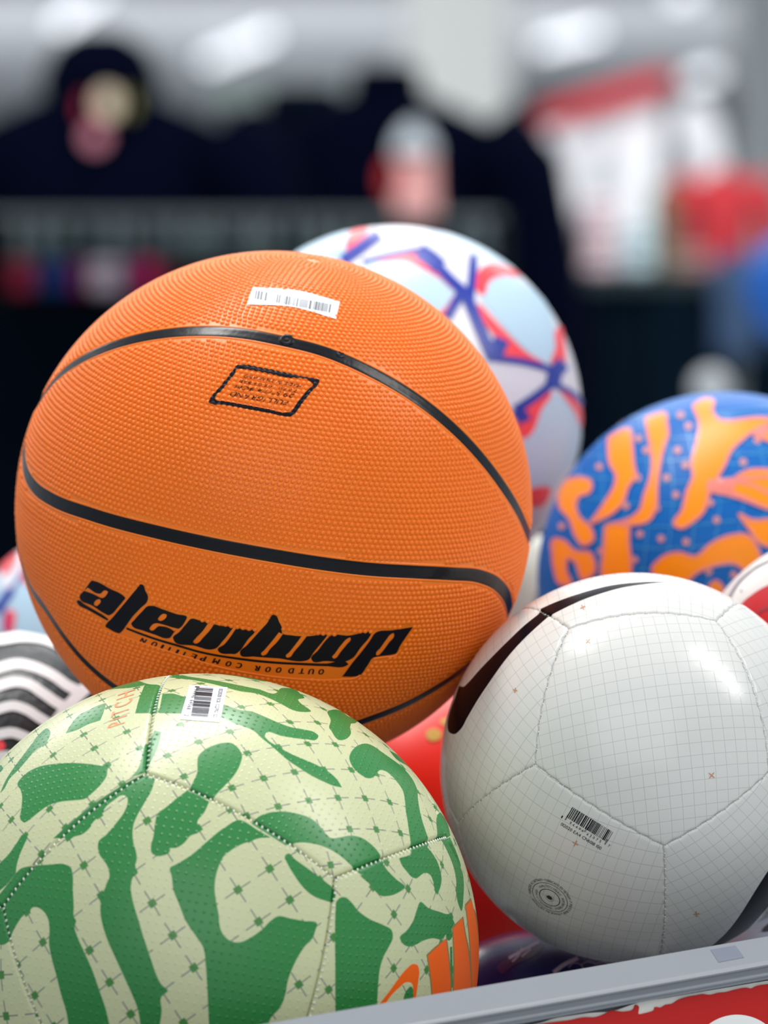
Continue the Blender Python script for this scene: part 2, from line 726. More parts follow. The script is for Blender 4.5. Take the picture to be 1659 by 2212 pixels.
def sweep_bin(prof, name, m, smooth=False, s0=S0, s1=S1):
    k = MB()
    n = len(prof)
    v = [Vector((s0, o, z)) + toB for o, z in prof] + [Vector((s1, o, z)) + toB for o, z in prof]
    f = [(i, i + 1, n + i + 1, n + i) for i in range(n - 1)] + [(n - 1, 0, n, 2 * n - 1), tuple(range(n))[::-1], tuple(range(n, 2 * n))]
    k.add(v, f)
    return k.build(name, m, bin_o, smooth)


sweep_bin([(-0.006, -0.004), (-0.0045, -0.0008), (-0.002, 0.0), (0.0, 0.0), (0.0105, -0.0083), (0.0118, -0.0090), (0.0124, -0.0098), (0.0122, -0.0105), (0.0108, -0.0109),
           (0.0108, -0.0128), (0.0124, -0.0133), (0.0127, -0.0140), (0.0125, -0.0146), (0.0112, -0.0149), (0.0112, -0.0163), (0.004, -0.0166), (0.003, -0.30), (-0.006, -0.30)], 'rim', M['rim'])
k = MB()
k.box(Vector((S0, -0.88, -0.30)) + toB, Vector((S1, 0.003, -0.27)) + toB)
k.build('bin_floor', M['rim'], bin_o, False)
for x0 in (S0, S1 - 0.008):
    k = MB()
    k.box(Vector((x0, -0.88, -0.29)) + toB, Vector((x0 + 0.008, -0.006, -0.02)) + toB)
    k.build('side_wall', M['rim'], bin_o, False)
k = MB()
k.box(Vector((S0, -0.89, -0.29)) + toB, Vector((S1, -0.88, -0.06)) + toB)
k.build('back_wall', M['rim'], bin_o, False)
for (sx, sy) in ((S0 + 0.05, -0.05), (S1 - 0.05, -0.05), (S0 + 0.05, -0.83), (S1 - 0.05, -0.83)):
    k = MB()
    w_ = BINM @ Vector((sx, sy, -0.30))
    k.tube([Vector((sx, sy, -0.30)) + toB, Vector((sx, sy, -w_.z - 0.30)) + toB], 0.018, 12)
    k.build('leg', M['rim'], bin_o)


def on_front(px, py, out):
    """bin coordinates of the point of the bin's front plane (at 'out') seen at a pixel"""
    d = Vector(((px - CX) / F, 1, -(py - CY) / F))
    o = BINM @ Vector((0, out, 0))
    n = wo
    t = (o - Vector((0, 0, CAMZ))).dot(n) / d.dot(n)
    q = BINM.inverted() @ (Vector((0, 0, CAMZ)) + d * t)
    return q.x, q.z


def flat_sheet(name, loop_px, out, thick, m, parent, extra=None, hole=None, smooth=True):
    l = spline(loop_px, True, 3, smooth)
    p = np.array([on_front(x, y, out) for x, y in l]) * 1000
    lo = [p]
    if hole is not None:
        lo.append(np.array([on_front(x, y, out) for x, y in hole]) * 1000)
    vv, ff = cdt([], lo)
    cen = vv[ff].mean(1)
    ok = inpoly(cen, p)
    if hole is not None:
        ok &= ~inpoly(cen, lo[1])
    ff = ff[ok]
    k = MB()
    k.add([Vector((a / 1000, out, b / 1000)) + toB for a, b in vv], ff.tolist())
    n = len(p)
    q = [Vector((a / 1000, out, b / 1000)) + toB for a, b in p] + [Vector((a / 1000, out - thick, b / 1000)) + toB for a, b in p]
    k.add(q, [(i, (i + 1) % n, n + (i + 1) % n, n + i) for i in range(n)])
    return k.build(name, m, parent, False)


R6 = crop(1380, 1780, 5.122)
R3 = crop(920, 1220, 2.23)
paper_px = R6([(1750, 1690, 0), (1429, 1733), (1000, 1805), (600, 1873), (300, 1925), (0, 1975)]) + R3([(900, 2150), (780, 2160), (700, 2172), (610, 2188), (560, 2205), (480, 2222), (300, 2262), (60, 2318, 0), (60, 2800, 0)]) + [(1930, 2280, 0), (1930, 2058, 0)]
poster = empty('poster', bin_o.matrix_world @ (Vector((-0.25, 0.0068, -0.08)) + toB), 'torn red poster with a white disc stuck on the front of the grey bin', 'poster')
poster.rotation_euler = bin_o.matrix_world.to_euler()
bpy.context.view_layer.update()
toB_keep = toB.copy()
toB = -Vector((-0.25, 0.0068, -0.08))
flat_sheet('paper_backing', paper_px, 0.0074, 0.0012, M['paper'], poster)
torn = [(585, 2207), (640, 2200), (690, 2194), (760, 2180), (820, 2178), (862, 2163), (885, 2150), (960, 2152), (1000, 2141), (1012, 2120), (1024, 2124)]
red_px = R3([(80, 2790, 0), (90, 2325, 0), (300, 2275), (480, 2232)] + torn) + R6([(0, 2104), (60, 2095), (120, 2080), (170, 2058), (178, 2030), (212, 2026), (235, 2032), (300, 2000), (370, 1988), (430, 1950), (560, 1908), (640, 1895), (700, 1883), (800, 1889), (880, 1868), (960, 1860), (1080, 1830), (1210, 1813), (1240, 1820), (1300, 1795), (1429, 1772), (1600, 1745), (1760, 1715, 0)]) + [(1922, 2076, 0), (1922, 2268, 0)]
cth = np.arange(48) * 2 * math.pi / 48
disc = np.c_[1593 + 101 * np.cos(cth), 2293 + 101 * np.sin(cth)]
flat_sheet('red_layer', red_px, 0.0080, 0.0005, M['red_paper'], poster, smooth=True)
flat_sheet('white_disc', [tuple(x) for x in disc], 0.0083, 0.0003, mat('white_disc', (236, 236, 232), 0.5), poster)
toB = toB_keep
# a faint patch of tape on the sloping top of the rim
k = MB()
q4_ = []
for (x, y) in R6([(790, 1392), (1068, 1345), (1165, 1478), (880, 1532)]):
    d = Vector(((x - CX) / F, 1, -(y - CY) / F))
    o = BINM @ Vector((0, 0.0, 0.0))
    nn = (BINM.to_3x3() @ Vector((0, 0.0083, 0.0105))).normalized()
    t = (o - Vector((0, 0, CAMZ))).dot(nn) / d.dot(nn)
    q4_.append(bin_o.matrix_world.inverted() @ (Vector((0, 0, CAMZ)) + d * t + nn * 0.00012))
k.add(q4_, [(0, 1, 2, 3)])
tp = k.build('tape_patch', M['tape'], bin_o, False)
tp['label'] = 'slightly darker patch of tape on the rim'

# ------------------------------------------------------------------ twelve-panel stitched footballs
PHI = (1 + 5 ** 0.5) / 2
DV = [(x, y, z) for x in (-1, 1) for y in (-1, 1) for z in (-1, 1)]
for a_ in (-1, 1):
    for b_ in (-1, 1):
        DV += [(0, a_ / PHI, b_ * PHI), (a_ / PHI, b_ * PHI, 0), (a_ * PHI, 0, b_ / PHI)]
DV = np.array(DV) / 3 ** 0.5
DN = []
for a_ in (-1, 1):
    for b_ in (-1, 1):
        DN += [(0, a_ * PHI, b_), (a_ * PHI, b_, 0), (a_, 0, b_ * PHI)]
DN = np.array(DN) / np.linalg.norm(DN[0])


def slerp(a, b, n):
    w = math.acos(max(-1, min(1, float(a @ b))))
    t = np.linspace(0, 1, n)[:, None]
    return (np.sin((1 - t) * w) * a + np.sin(t * w) * b) / math.sin(w)


def panel_ball(ball, root, rot, fixed_px, polys, mats, lattice, groove_w, groove_d, stitch, default_cell, scallop=0.0):
    """panels with rounded edges, their print cut exactly along its outlines, and the stitching in the seams"""
    W = DV @ rot.T
    for p in fixed_px:
        d = ball.dirs([p])[0]
        k = int(np.argmax(W @ d))
        W[k] = d
    pdirs = [(mi, ball.dirs(l)) for mi, l in polys]
    R = ball.R
    edges = {}
    for k, nn in enumerate(DN @ rot.T):
        idx = np.argsort(-(W @ nn))[:5]
        c = W[idx].mean(0)
        c /= np.linalg.norm(c)
        fr = frame2d(c)
        q = to2d(W[idx], fr, R)
        idx = idx[np.argsort(np.arctan2(q[:, 1], q[:, 0]))]
        cor = W[idx]
        seen = float(c @ ball.face) > -0.35
        en, loop = [], []
        ns = 130 if seen else 36
        for i in range(5):
            a, b = cor[i], cor[(i + 1) % 5]
            e_ = np.cross(a, b)
            en.append(e_ / np.linalg.norm(e_))
            loop.append(slerp(a, b, ns)[:-1])
            edges[tuple(sorted((int(idx[i]), int(idx[(i + 1) % 5]))))] = None
        en = np.array(en)
        L2 = to2d(np.concatenate(loop), fr, R)
        inr = math.asin(min(1, float((en @ c).min()))) * R * 1000
        free = []
        for t in (0.02, 0.1, 0.25, 0.45, 0.7, 1.0, 1.5):
            free.append(L2[::1 if seen else 2] * (1 - t * groove_w / inr))
        g = hexgrid(L2.min(0), L2.max(0), 2.4 if seen else 6.0)
        g = g[inpoly(g, L2 * (1 - 1.9 * groove_w / inr))]
        free.append(g)
        free = np.concatenate(free)
        loops, cls = [L2], []
        for mi, d in pdirs:
            near = d @ c
            if near.max() < 0.60:
                continue
            l2 = to2d(d, fr, R)
            if not (inpoly(l2, L2 * 1.02).any() or inpoly(L2, l2).any()):
                continue
            loops.append(l2)
            cls.append((mi, l2))
        vv, ff = cdt(free, loops)
        cen = vv[ff].mean(1)
        ok = inpoly(cen, L2)
        ff, cen = ff[ok], cen[ok]
        mi_ = np.zeros(len(ff), int)
        for mi, l2 in cls:
            mi_[inpoly(cen, l2)] = mi
        dd = from2d(vv, fr, R)
        dist = np.arcsin(np.clip(dd @ en.T, -1, 1)) * R * 1000
        dm = dist.min(1)
        if scallop:
            ph = (dd @ (cor[(np.arange(5) + 1) % 5] - cor).T)
            s_ = np.take_along_axis(ph, dist.argmin(1)[:, None], 1)[:, 0] * R * 1000
            dm = dm + scallop * np.sin(s_ * 2 * math.pi / 5.1) * (dm > 0.02)
        x = np.clip(dm / groove_w, 0, 1)
        r = R - groove_d * (1 - np.sqrt(1 - (1 - x) ** 2))
        co = ball.pos(dd, r)
        name = 'panel'
        o = mesh(name, co, ff.tolist(), mats, root, True, mi_)
        me = o.data
        # printed lattice: its own direction on every panel
        lay = me.uv_layers.new(name='lattice')
        A = None
        for (anchor, pairs) in lattice:
            if float(ball.dirs([anchor])[0] @ c) > 0.90 and (A is None or True):
                px = np.array([p[0] for p in pairs], float)
                ij = np.array([p[1] for p in pairs], float)
                q = to2d(ball.dirs(px), fr, R)
                X = np.c_[q, np.ones(len(q))]
                if len(q) >= 8:
                    X = np.c_[q, np.ones(len(q))]
                A, *_ = np.linalg.lstsq(X, ij, rcond=None)
        if A is None:
            A = np.array([[1 / default_cell, 0], [0, 1 / default_cell], [0.3, 0.1]])
        uvv = np.c_[vv, np.ones(len(vv))] @ A
        li = np.empty(len(me.loops), np.int32)
        me.loops.foreach_get('vertex_index', li)
        lay.data.foreach_set('uv', uvv[li].astype(np.float32).ravel())
    if stitch:
        mb = MB()
        gap, sl, sw, side, rr = stitch
        oct_v = np.array([(1, 0, 0), (0.5, 0.87, 0), (-0.5, 0.87, 0), (-1, 0, 0), (-0.5, -0.87, 0), (0.5, -0.87, 0), (0, 0, 1), (0, 0, -1)])
        oct_f = [(i, (i + 1) % 6, 6) for i in range(6)] + [((i + 1) % 6, i, 7) for i in range(6)]
        for (i, j) in edges:
            a, b = W[i], W[j]
            if float((a + b) @ ball.face) / float(np.linalg.norm(a + b)) < 0.22:
                continue
            n = int(math.acos(float(a @ b)) * R * 1000 / gap)
            pts = slerp(a, b, n + 1)[:-1] * 0.5 + slerp(a, b, n + 1)[1:] * 0.5
            for p in pts:
                p = p / np.linalg.norm(p)
                t = (b - a) - p * float(p @ (b - a))
                t /= np.linalg.norm(t)
                s_ = np.cross(p, t)
                if float(s_ @ (ball.e1 * 0.6 - ball.e2)) < 0:
                    s_ = -s_
                j1 = 1 + 0.25 * (rng.random() - 0.5)
                axis = s_ * 0.92 + t * 0.38
                axis /= np.linalg.norm(axis)
                cc = p * (R - rr) + s_ * side
                v = cc + oct_v[:, :1] * axis * sl * j1 + oct_v[:, 1:2] * np.cross(p, axis) * sw + oct_v[:, 2:] * p * sw
                mb.add(v + np.array(ball.off), oct_f)
        st = mb.build('stitching', M['thread'], root)
        st['kind'] = 'stuff'
        st['label'] = 'pale stitches along the panel seams'


# ---- the green football
gb = B['green']
green = empty('football', gb.base(), 'pale green football with dark green camouflage print in front of the basketball', 'football')
G1 = crop(0, 1420, 2.792)
G2 = crop(520, 1420, 2.793)
o2 = lambda pts: [(p[0] - 1452, p[1]) + tuple(p[2:]) for p in pts]      # first crop's frame -> second's
camo = []
c1 = [
    [(585, 205, 0), (650, 175), (730, 148), (800, 130), (840, 142), (880, 157), (985, 166, 0), (960, 250), (946, 335, 0), (880, 337), (815, 338, 0), (830, 280), (850, 220), (872, 168, 0), (800, 182), (700, 190, 0)],
    [(395, 460, 0), (430, 400), (480, 345), (530, 320), (590, 290), (640, 275, 0), (625, 330), (605, 380, 0), (530, 405), (460, 440)],
    [(0, 820, 0), (30, 750), (80, 670), (140, 590), (200, 510), (250, 450), (285, 428), (302, 445), (295, 490), (270, 520), (215, 560), (170, 610), (110, 680), (60, 730), (20, 800)],
    [(105, 770), (140, 715), (220, 665), (330, 642), (450, 637), (560, 645), (630, 652), (655, 640), (672, 650), (650, 672), (645, 710), (610, 765), (560, 815), (515, 852), (450, 862), (370, 870), (300, 890), (220, 945), (170, 985), (145, 997), (128, 985), (130, 900), (132, 830), (122, 795)],
    [(785, 724, 0), (820, 690), (850, 620), (860, 570), (880, 520), (910, 505, 0), (897, 600), (875, 690, 0), (840, 706)],
    [(930, 440, 0), (972, 450, 0), (965, 500), (945, 560), (910, 630), (876, 695, 0), (890, 600), (908, 505)],
    [(866, 700, 0), (935, 735, 0), (915, 800), (870, 880), (830, 950), (805, 1010), (800, 1060), (805, 1120), (820, 1170), (825, 1220), (815, 1262), (832, 1300), (805, 1322), (790, 1370), (795, 1440), (815, 1520), (840, 1600), (860, 1670), (890, 1760), (920, 1850), (945, 1920), (975, 1975), (1012, 2010), (972, 2050), (975, 2130), (960, 2240, 0), (850, 2240, 0), (830, 2120), (790, 2020), (740, 1910), (690, 1800), (650, 1710), (620, 1620), (605, 1540), (603, 1470), (588, 1440), (625, 1410), (640, 1370), (660, 1320), (655, 1280), (630, 1230), (600, 1190), (590, 1150), (595, 1110), (640, 1070), (700, 1000), (750, 930), (770, 870), (765, 840), (735, 832), (690, 860), (640, 900), (612, 950), (565, 990), (540, 1030), (500, 1065), (435, 1088), (412, 1108), (390, 1090), (320, 1092, 0), (380, 1040), (470, 960), (570, 880), (660, 820), (760, 757)],
    [(1195, 600), (1230, 560), (1290, 530), (1350, 515), (1400, 518), (1435, 545), (1460, 590), (1450, 640), (1420, 700), (1370, 760), (1320, 810), (1272, 866, 0), (1210, 840), (1140, 802, 0), (1165, 750), (1190, 690), (1190, 640)],
    [(1132, 800, 0), (1195, 833), (1262, 870, 0), (1235, 930), (1190, 1000), (1212, 1040), (1185, 1062), (1150, 1075), (1110, 1120), (1060, 1150), (1020, 1155), (1022, 1175), (985, 1195), (945, 1198), (915, 1180), (910, 1140), (925, 1080), (935, 1000), (950, 945), (1000, 905), (1060, 855)],
    [(-40, 1470, 0), (0, 1425), (60, 1350), (130, 1272), (200, 1258), (300, 1250), (390, 1248), (425, 1265), (438, 1310), (440, 1400), (445, 1500), (448, 1570), (460, 1590), (450, 1620), (465, 1680), (500, 1760), (550, 1870), (600, 2010), (640, 2130), (665, 2240, 0), (415, 2240, 0), (400, 2140), (370, 2040), (340, 1920), (310, 1810), (295, 1720), (298, 1650), (290, 1580), (260, 1530), (220, 1507), (188, 1512), (180, 1540), (150, 1545), (115, 1590), (80, 1650), (50, 1715), (30, 1730), (-40, 1728, 0)],
    [(-40, 1280, 0), (0, 1240), (50, 1190), (100, 1120), (145, 1068), (165, 1078), (150, 1120), (120, 1190), (100, 1260), (95, 1302, 0), (50, 1360), (-40, 1440, 0)],
    [(-20, 650), (10, 652), (20, 668), (0, 695), (-25, 720)],
    # mirrors of the tongue print toward the left edge of the cover
    [(-300, 1700), (-220, 1650), (-150, 1690), (-120, 1800), (-150, 1950), (-230, 2020), (-310, 1900)],
]
c2 = [
    [(525, 325), (550, 316), (610, 325), (640, 350), (705, 385), (690, 398), (665, 400), (660, 420), (665, 460), (640, 490), (590, 498), (565, 475), (545, 440), (535, 430), (543, 380)],
    [(655, 600), (670, 565), (710, 530), (760, 520), (800, 535), (850, 570), (900, 605), (960, 650), (1010, 700), (1050, 760), (1065, 800), (1070, 860), (1080, 920), (1100, 1000), (1120, 1060), (1135, 1110), (1126, 1147, 0), (1080, 1170), (1028, 1192, 0), (1025, 1120), (1015, 1050), (1005, 980), (995, 920), (990, 860), (980, 810), (950, 760), (910, 715), (870, 685), (840, 680), (820, 700), (800, 725), (770, 730), (720, 705), (675, 660)],
    [(955, 1212, 0), (1028, 1190), (1127, 1146, 0), (1155, 1180), (1185, 1230), (1205, 1290), (1212, 1340), (1200, 1400), (1185, 1430), (1170, 1400), (1160, 1350), (1140, 1310), (1115, 1300), (1085, 1315), (1060, 1335), (1040, 1330), (1000, 1290), (970, 1250)],
    [(1185, 960), (1200, 935), (1225, 960), (1250, 1010), (1265, 1075, 0), (1240, 1092), (1188, 1112, 0), (1185, 1050)],
    [(1215, 1108, 0), (1262, 1085, 0), (1300, 1170), (1330, 1260), (1345, 1340), (1345, 1430), (1330, 1530), (1310, 1480), (1300, 1420), (1300, 1350), (1285, 1270), (1255, 1190)],
    [(960, 1690), (1000, 1650), (1040, 1590), (1060, 1530), (1085, 1475), (1130, 1510), (1200, 1535), (1255, 1548), (1272, 1540), (1277, 1575), (1290, 1610), (1275, 1630), (1275, 1690), (1255, 1710), (1240, 1700), (1238, 1672), (1215, 1700), (1160, 1695), (1100, 1710), (1060, 1732), (1010, 1745), (975, 1725)],
    [(62, 1003, 0), (110, 960), (180, 935), (260, 930), (350, 945), (420, 970), (470, 1010), (510, 1060), (545, 1090), (600, 1085), (660, 1075), (720, 1085), (790, 1130), (840, 1190), (862, 1245, 0), (800, 1282), (727, 1312, 0), (700, 1290), (650, 1240), (590, 1190), (520, 1150), (440, 1125), (350, 1118), (272, 1135, 0), (200, 1090), (130, 1045)],
    [(720, 1318, 0), (790, 1281), (858, 1247, 0), (890, 1290), (940, 1340), (992, 1387), (950, 1420), (890, 1440), (850, 1440), (815, 1415), (780, 1370), (745, 1340)],
    [(265, 1200), (285, 1183), (330, 1220), (400, 1270), (480, 1330), (565, 1395, 0), (572, 1420), (560, 1474), (500, 1465), (430, 1435), (370, 1380), (320, 1310), (280, 1240)],
    [(575, 1475, 0), (600, 1450), (630, 1447), (665, 1475), (710, 1530), (780, 1580), (860, 1615), (910, 1645), (918, 1690), (895, 1745), (860, 1810), (840, 1880), (830, 1970), (825, 2060), (820, 2150, 0), (700, 2200), (572, 2250, 0), (570, 2000), (570, 1850), (568, 1700), (570, 1560)],
    [(895, 560, 0), (950, 590), (1010, 640), (1050, 690, 0), (1000, 652), (940, 615)],
    [(1000, 2010), (1030, 1985), (1042, 2010), (1040, 2055), (985, 2068)],
    [(1262, 1748, 0), (1276, 1744, 0), (1280, 1990, 0), (1268, 1995, 0)],
]
c1x = [
    o2([(980, 220, 0), (1040, 218), (1110, 237), (1200, 255), (1360, 288), (1452, 318)]) + [(60, 325), (150, 360), (230, 395), (300, 420), (380, 435), (450, 455), (470, 475), (455, 497), (400, 495), (330, 488), (250, 475), (150, 460), (145, 475), (165, 500), (220, 535), (300, 580), (380, 615), (450, 645), (530, 690), (580, 735), (612, 786, 0), (560, 775), (500, 750), (420, 710), (350, 665), (290, 625), (220, 565), (180, 530), (130, 490), (80, 445)] + o2([(1452, 412), (1400, 395), (1345, 365), (1250, 345), (1095, 340), (957, 337, 0), (968, 280)]),
    o2([(1015, 120, 0), (1045, 106), (1150, 118), (1300, 140), (1452, 170)]) + [(100, 190), (220, 210), (235, 190), (280, 185), (340, 200), (355, 215), (385, 245), (345, 255), (360, 275), (395, 300), (425, 325), (380, 330), (320, 320), (250, 285), (190, 255), (100, 220)] + o2([(1452, 205), (1300, 165), (1150, 135)]),
    o2([(1180, 78, 0), (1300, 80), (1452, 90)]) + [(100, 110), (200, 135), (215, 143), (150, 145), (60, 130)] + o2([(1452, 118), (1350, 103), (1250, 90)]),
    o2([(1025, 1270), (1060, 1250), (1150, 1195), (1250, 1110), (1350, 1030), (1452, 982)]) + [(40, 1000, 0), (110, 1047), (182, 1087, 0), (110, 1092), (50, 1112), (0, 1130)] + o2([(1400, 1160), (1350, 1200), (1320, 1260), (1300, 1330), (1295, 1400), (1305, 1480), (1320, 1560), (1325, 1620), (1345, 1670), (1380, 1705), (1430, 1720)]) + [(0, 1718), (60, 1690), (130, 1640), (180, 1590), (225, 1562), (300, 1575), (380, 1590), (460, 1605), (450, 1650), (430, 1700), (390, 1740), (350, 1800), (310, 1880), (285, 1950), (270, 2030), (240, 2110), (180, 2180), (160, 2260, 0)] + o2([(1262, 2260, 0), (1255, 2100), (1250, 2000), (1240, 1850), (1225, 1750), (1180, 1680), (1120, 1590), (1080, 1490), (1045, 1400), (1035, 1320)]),
]
marks2 = [
    [(830, 2100, 0), (900, 2010), (950, 1940), (1000, 1880), (1040, 1850), (1065, 1855), (1077, 1890), (1072, 1950), (1057, 2055, 0), (1042, 2060, 0), (1040, 2000), (1030, 1965), (1000, 1960), (960, 1990), (900, 2050), (868, 2100, 0)],
    [(1130, 1800, 0), (1180, 1752), (1237, 1700, 0), (1248, 1780), (1258, 1880), (1265, 1990), (1263, 2050, 0), (1160, 2060, 0), (1148, 1920)],
    [(1283, 1635, 0), (1337, 1570, 0), (1350, 1660), (1370, 1760), (1385, 1900), (1392, 2010, 0), (1285, 2030, 0), (1290, 1850)],
    [(1360, 1500, 0), (1395, 1460, 0), (1420, 1580), (1438, 1750), (1443, 1880), (1432, 2000, 0), (1396, 2005, 0), (1392, 1850), (1378, 1650)],
]
gpolys = [(1, spline(G1(p))) for p in c1] + [(1, spline(G2(p))) for p in c2] + [(1, spline(G2(p))) for p in c1x]
for p in marks2:
    c_ = np.mean([q[:2] for q in p], 0)
    big = [(c_[0] + (q[0] - c_[0]) * 1.05 + (6 if q[0] > c_[0] else -6), c_[1] + (q[1] - c_[1]) * 1.02 + (4 if q[1] > c_[1] else -4)) + tuple(q[2:]) for q in p]
    if p is not marks2[0]:
        gpolys.append((3, spline(G2(big))))
for p in marks2:
    gpolys.append((2, spline(G2(p))))


def latt(cr, anchor, pairs):
    return (cr([anchor])[0], [(cr([p])[0], ij) for p, ij in pairs])


glat = [
    latt(G1, (915, 1490), [((915, 1490), (0, 0)), ((1045, 1680), (1, 0)), ((1172, 1875), (2, 0)), ((545, 1770), (0, -2)), ((665, 1965), (1, -2)), ((795, 2155), (2, -2)), ((1420, 1405), (1, 2)), ((815, 1300), (-1, 0)), ((515, 1250), (-2, -1)), ((890, 985), (-2, 1)), ((597, 950), (-3, 0)), ((260, 1715), (-1, -3)), ((95, 1845), (-1, -4)), ((200, 2040), (0, -4)), ((1617, 1275), (1, 3)), ((1742, 1460), (2, 3)), ((1557, 1590), (2, 2)), ((1812, 1965), (4, 2))]),
    latt(G2, (415, 700), [((230, 905), (0, 0)), ((415, 870), (1, 0)), ((590, 852), (2, 0)), ((748, 850), (3, 0)), ((890, 858), (4, 0)), ((140, 735), (0, -1)), ((328, 697), (1, -1)), ((660, 675), (3, -1)), ((665, 1045), (2, 1)), ((825, 1040), (3, 1)), ((965, 1043), (4, 1)), ((45, 580), (0, -2)), ((405, 527), (2, -2)), ((565, 525), (3, -2)), ((300, 395), (2, -3)), ((460, 397), (3, -3)), ((30, 958), (-1, 0)), ((-62, 790), (-1, -1)), ((-57, 450), (0, -3)), ((-252, 508), (-1, -3)), ((-452, 580), (-2, -3)), ((-357, 718), (-2, -2)), ((-347, 395), (-1, -4))]),
    latt(G1, (350, 620), [((652, 650), (0, 0)), ((568, 548), (-1, 0)), ((503, 465), (-2, 0)), ((838, 543), (0, 1)), ((320, 595), (-2, -1)), ((298, 920), (0, -2)), ((150, 1070), (0, -3)), ((65, 985), (-1, -3)), ((5, 890), (-2, -3))]),
    latt(G2, (1000, 1700), [((923, 1548), (0, 0)), ((1007, 1395), (0, 1)), ((1040, 1735), (1, 0)), ((925, 1870), (1, -1)), ((1118, 1880), (2, 0)), ((1215, 1250), (1, 3))]),
]
ROT_G = np.array([[-0.42921, 0.87887, -0.20824], [0.90319, 0.41881, -0.09404], [0.00456, -0.22844, -0.97355]])
panel_ball(gb, green, ROT_G, [(315, 1670), (723, 1895)], gpolys,
           [M['green_cover'], M['camo'], M['orange_print'], M['brown_print']], glat, 1.6, 0.0021, (2.75, 0.00085, 0.00050, 0.0008, -0.0001), 18.0)
lab = decal(gb, 'barcode_label', [[(409.5, 1481, 0), (491.5, 1485.7, 0), (474, 1561, 0), (388.5, 1554.5, 0)]], M['sticker'], green, 0.00025)
mb = MB()
quad_bars(gb, mb, (424, 1486), (412, 1548), (461, 1488.5), bar_runs(3, 27), 0.0, 1.0, 0.0004)
for k, (s_, a_, b_) in enumerate([('1', 0.0, 0.03), ('94496', 0.09, 0.37), ('64568', 0.45, 0.76), ('2', 0.93, 0.98)]):
    q0, q1 = np.array((421.5, 1484)), np.array((397, 1549))
    text_on(gb, 'digits', s_, q0 + (q1 - q0) * a_, q0 + (q1 - q0) * b_, (9.5, 0.6) if k not in (0, 3) else (10, 0.7), None, None, 0.0004, join=mb, gap=0.25)
text_on(gb, 'digits', '022020 EOL CQ7152 322', (473.5, 1489), (460, 1551.5), (8.3, 0.6), None, None, 0.0004, join=mb)
mb.build('barcode', M['ink'], lab)
mb = MB()
text_on(gb, 'x', 'PITCH', (269.5, 1562), (293, 1489), (-38, 12.5), None, None, 0.0002, join=mb, gap=0.3)
mb.build('lettering', M['pale_orange_print'], green)['label'] = 'orange lettering'

# ---- the white football
wb_ = B['white']
white = empty('football', wb_.base(), 'glossy white football with fine grey grid lines and black curved stripe, front right', 'football')
W3 = crop(920, 1220, 2.23)
W6 = crop(1380, 1780, 5.122)
W8 = crop(1060, 1050, 6.32)
sw1 = W3([(543, 237, 0), (480, 287), (400, 362), (320, 442), (250, 515), (205, 566), (178, 588), (160, 582, 0), (140, 640), (115, 710), (104, 770), (113, 808), (138, 816), (165, 795), (200, 735), (250, 650), (310, 560), (380, 462), (460, 370), (530, 303), (592, 248, 0)])
sw1b = W3([(543, 237, 0), (553, 212, 0), (600, 190), (700, 152), (800, 121), (900, 98), (1000, 86), (1100, 80), (1235, 88, 0), (1150, 86), (1050, 94), (950, 109), (850, 136), (750, 171), (680, 203), (592, 248, 0)])
sw2 = W6([(740, 1400, 0), (840, 1320), (960, 1210), (1060, 1090), (1150, 960), (1250, 800), (1350, 640), (1460, 470), (1600, 240), (1750, -50, 0), (1850, 40, 0), (1720, 420), (1580, 700), (1429, 915), (1350, 1010), (1250, 1120), (1150, 1220), (1010, 1345, 0)])
wpolys = [(1, spline(sw1)), (1, spline(sw1b)), (1, spline(sw2))]


def latt2(at, u, v):
    a = np.array(at, float)
    u, v = np.array(u, float), np.array(v, float)
    pr = []
    for i in (-2, 0, 2):
        for j in (-2, 0, 2):
            pr.append((tuple(a + u * i + v * j), (i, j)))
    return (at, pr)


wlat = [
    latt2((1405, 1590), (27, -4), (3.5, 26.5)),
    latt2((1085, 1530), (15, 21), (14, -19)),
    latt2((1200, 1860), (22, 11.5), (-10, 25)),
    latt2((1530, 1890), (21.5, -12.5), (15.5, 18.5)),
    latt2((1340, 1300), (25.5, -3), (2, 15)),
    latt2((1650, 1480), (10, -14), (10, 22)),
]
ROT_W = np.array([[-0.52764, 0.77928, 0.33812], [0.72497, 0.62055, -0.29888], [-0.44273, 0.08742, -0.89238]])
panel_ball(wb_, white, ROT_W, [(1228, 1357), (1155, 1650), (1434, 1828), (1662, 1668), (1548, 1341), (989, 1778), (1424, 2072), (1120, 2025)], wpolys,
           [M['white_cover'], M['swoosh']], wlat, 1.5, 0.0012, (2.5, 0.0007, 0.00035, 0.0004, 0.0006), 6.0, scallop=0.22)
mb = MB()
C6 = crop(1190, 1720, 10.37)
q = lambda x, y: C6([(x, y)])[0]
quad_bars(wb_, mb, q(487, 240), q(1395, 800), q(350, 470), bar_runs(11, 31), 0, 1.0, 0.0002)
quad_bars(wb_, mb, q(487, 240), q(1395, 800), q(310, 525), [(0, .008), (.016, .024), (.475, .483), (.495, .503), (.976, .984), (.992, 1)], 0.6, 1.0, 0.0002)
uq = np.array((7.0, -11.5)) * 0.42
for s_, a_, b_ in (('1', (225, 478), (250, 490)), ('94496', (410, 610), (715, 805)), ('43075', (785, 865), (1110, 1035)), ('7', (1270, 1120), (1305, 1140))):
    text_on(wb_, 'x', s_, q(*a_), q(*b_), uq, None, None, 0.0002, join=mb, gap=0.45)
text_on(wb_, 'x', '012020 EA4 CN6018 100', q(212, 640), q(1110, 1200), np.array((7.0, -11.5)) * 0.5, None, None, 0.0002, join=mb)
mb.build('barcode', M['ink'], white)
# valve with its two rings of small print
mb, mt, mh = MB(), MB(), MB()
vc = wb_.dirs([(1187.3, 1938.8)])[0]
fr_v = frame2d(vc)


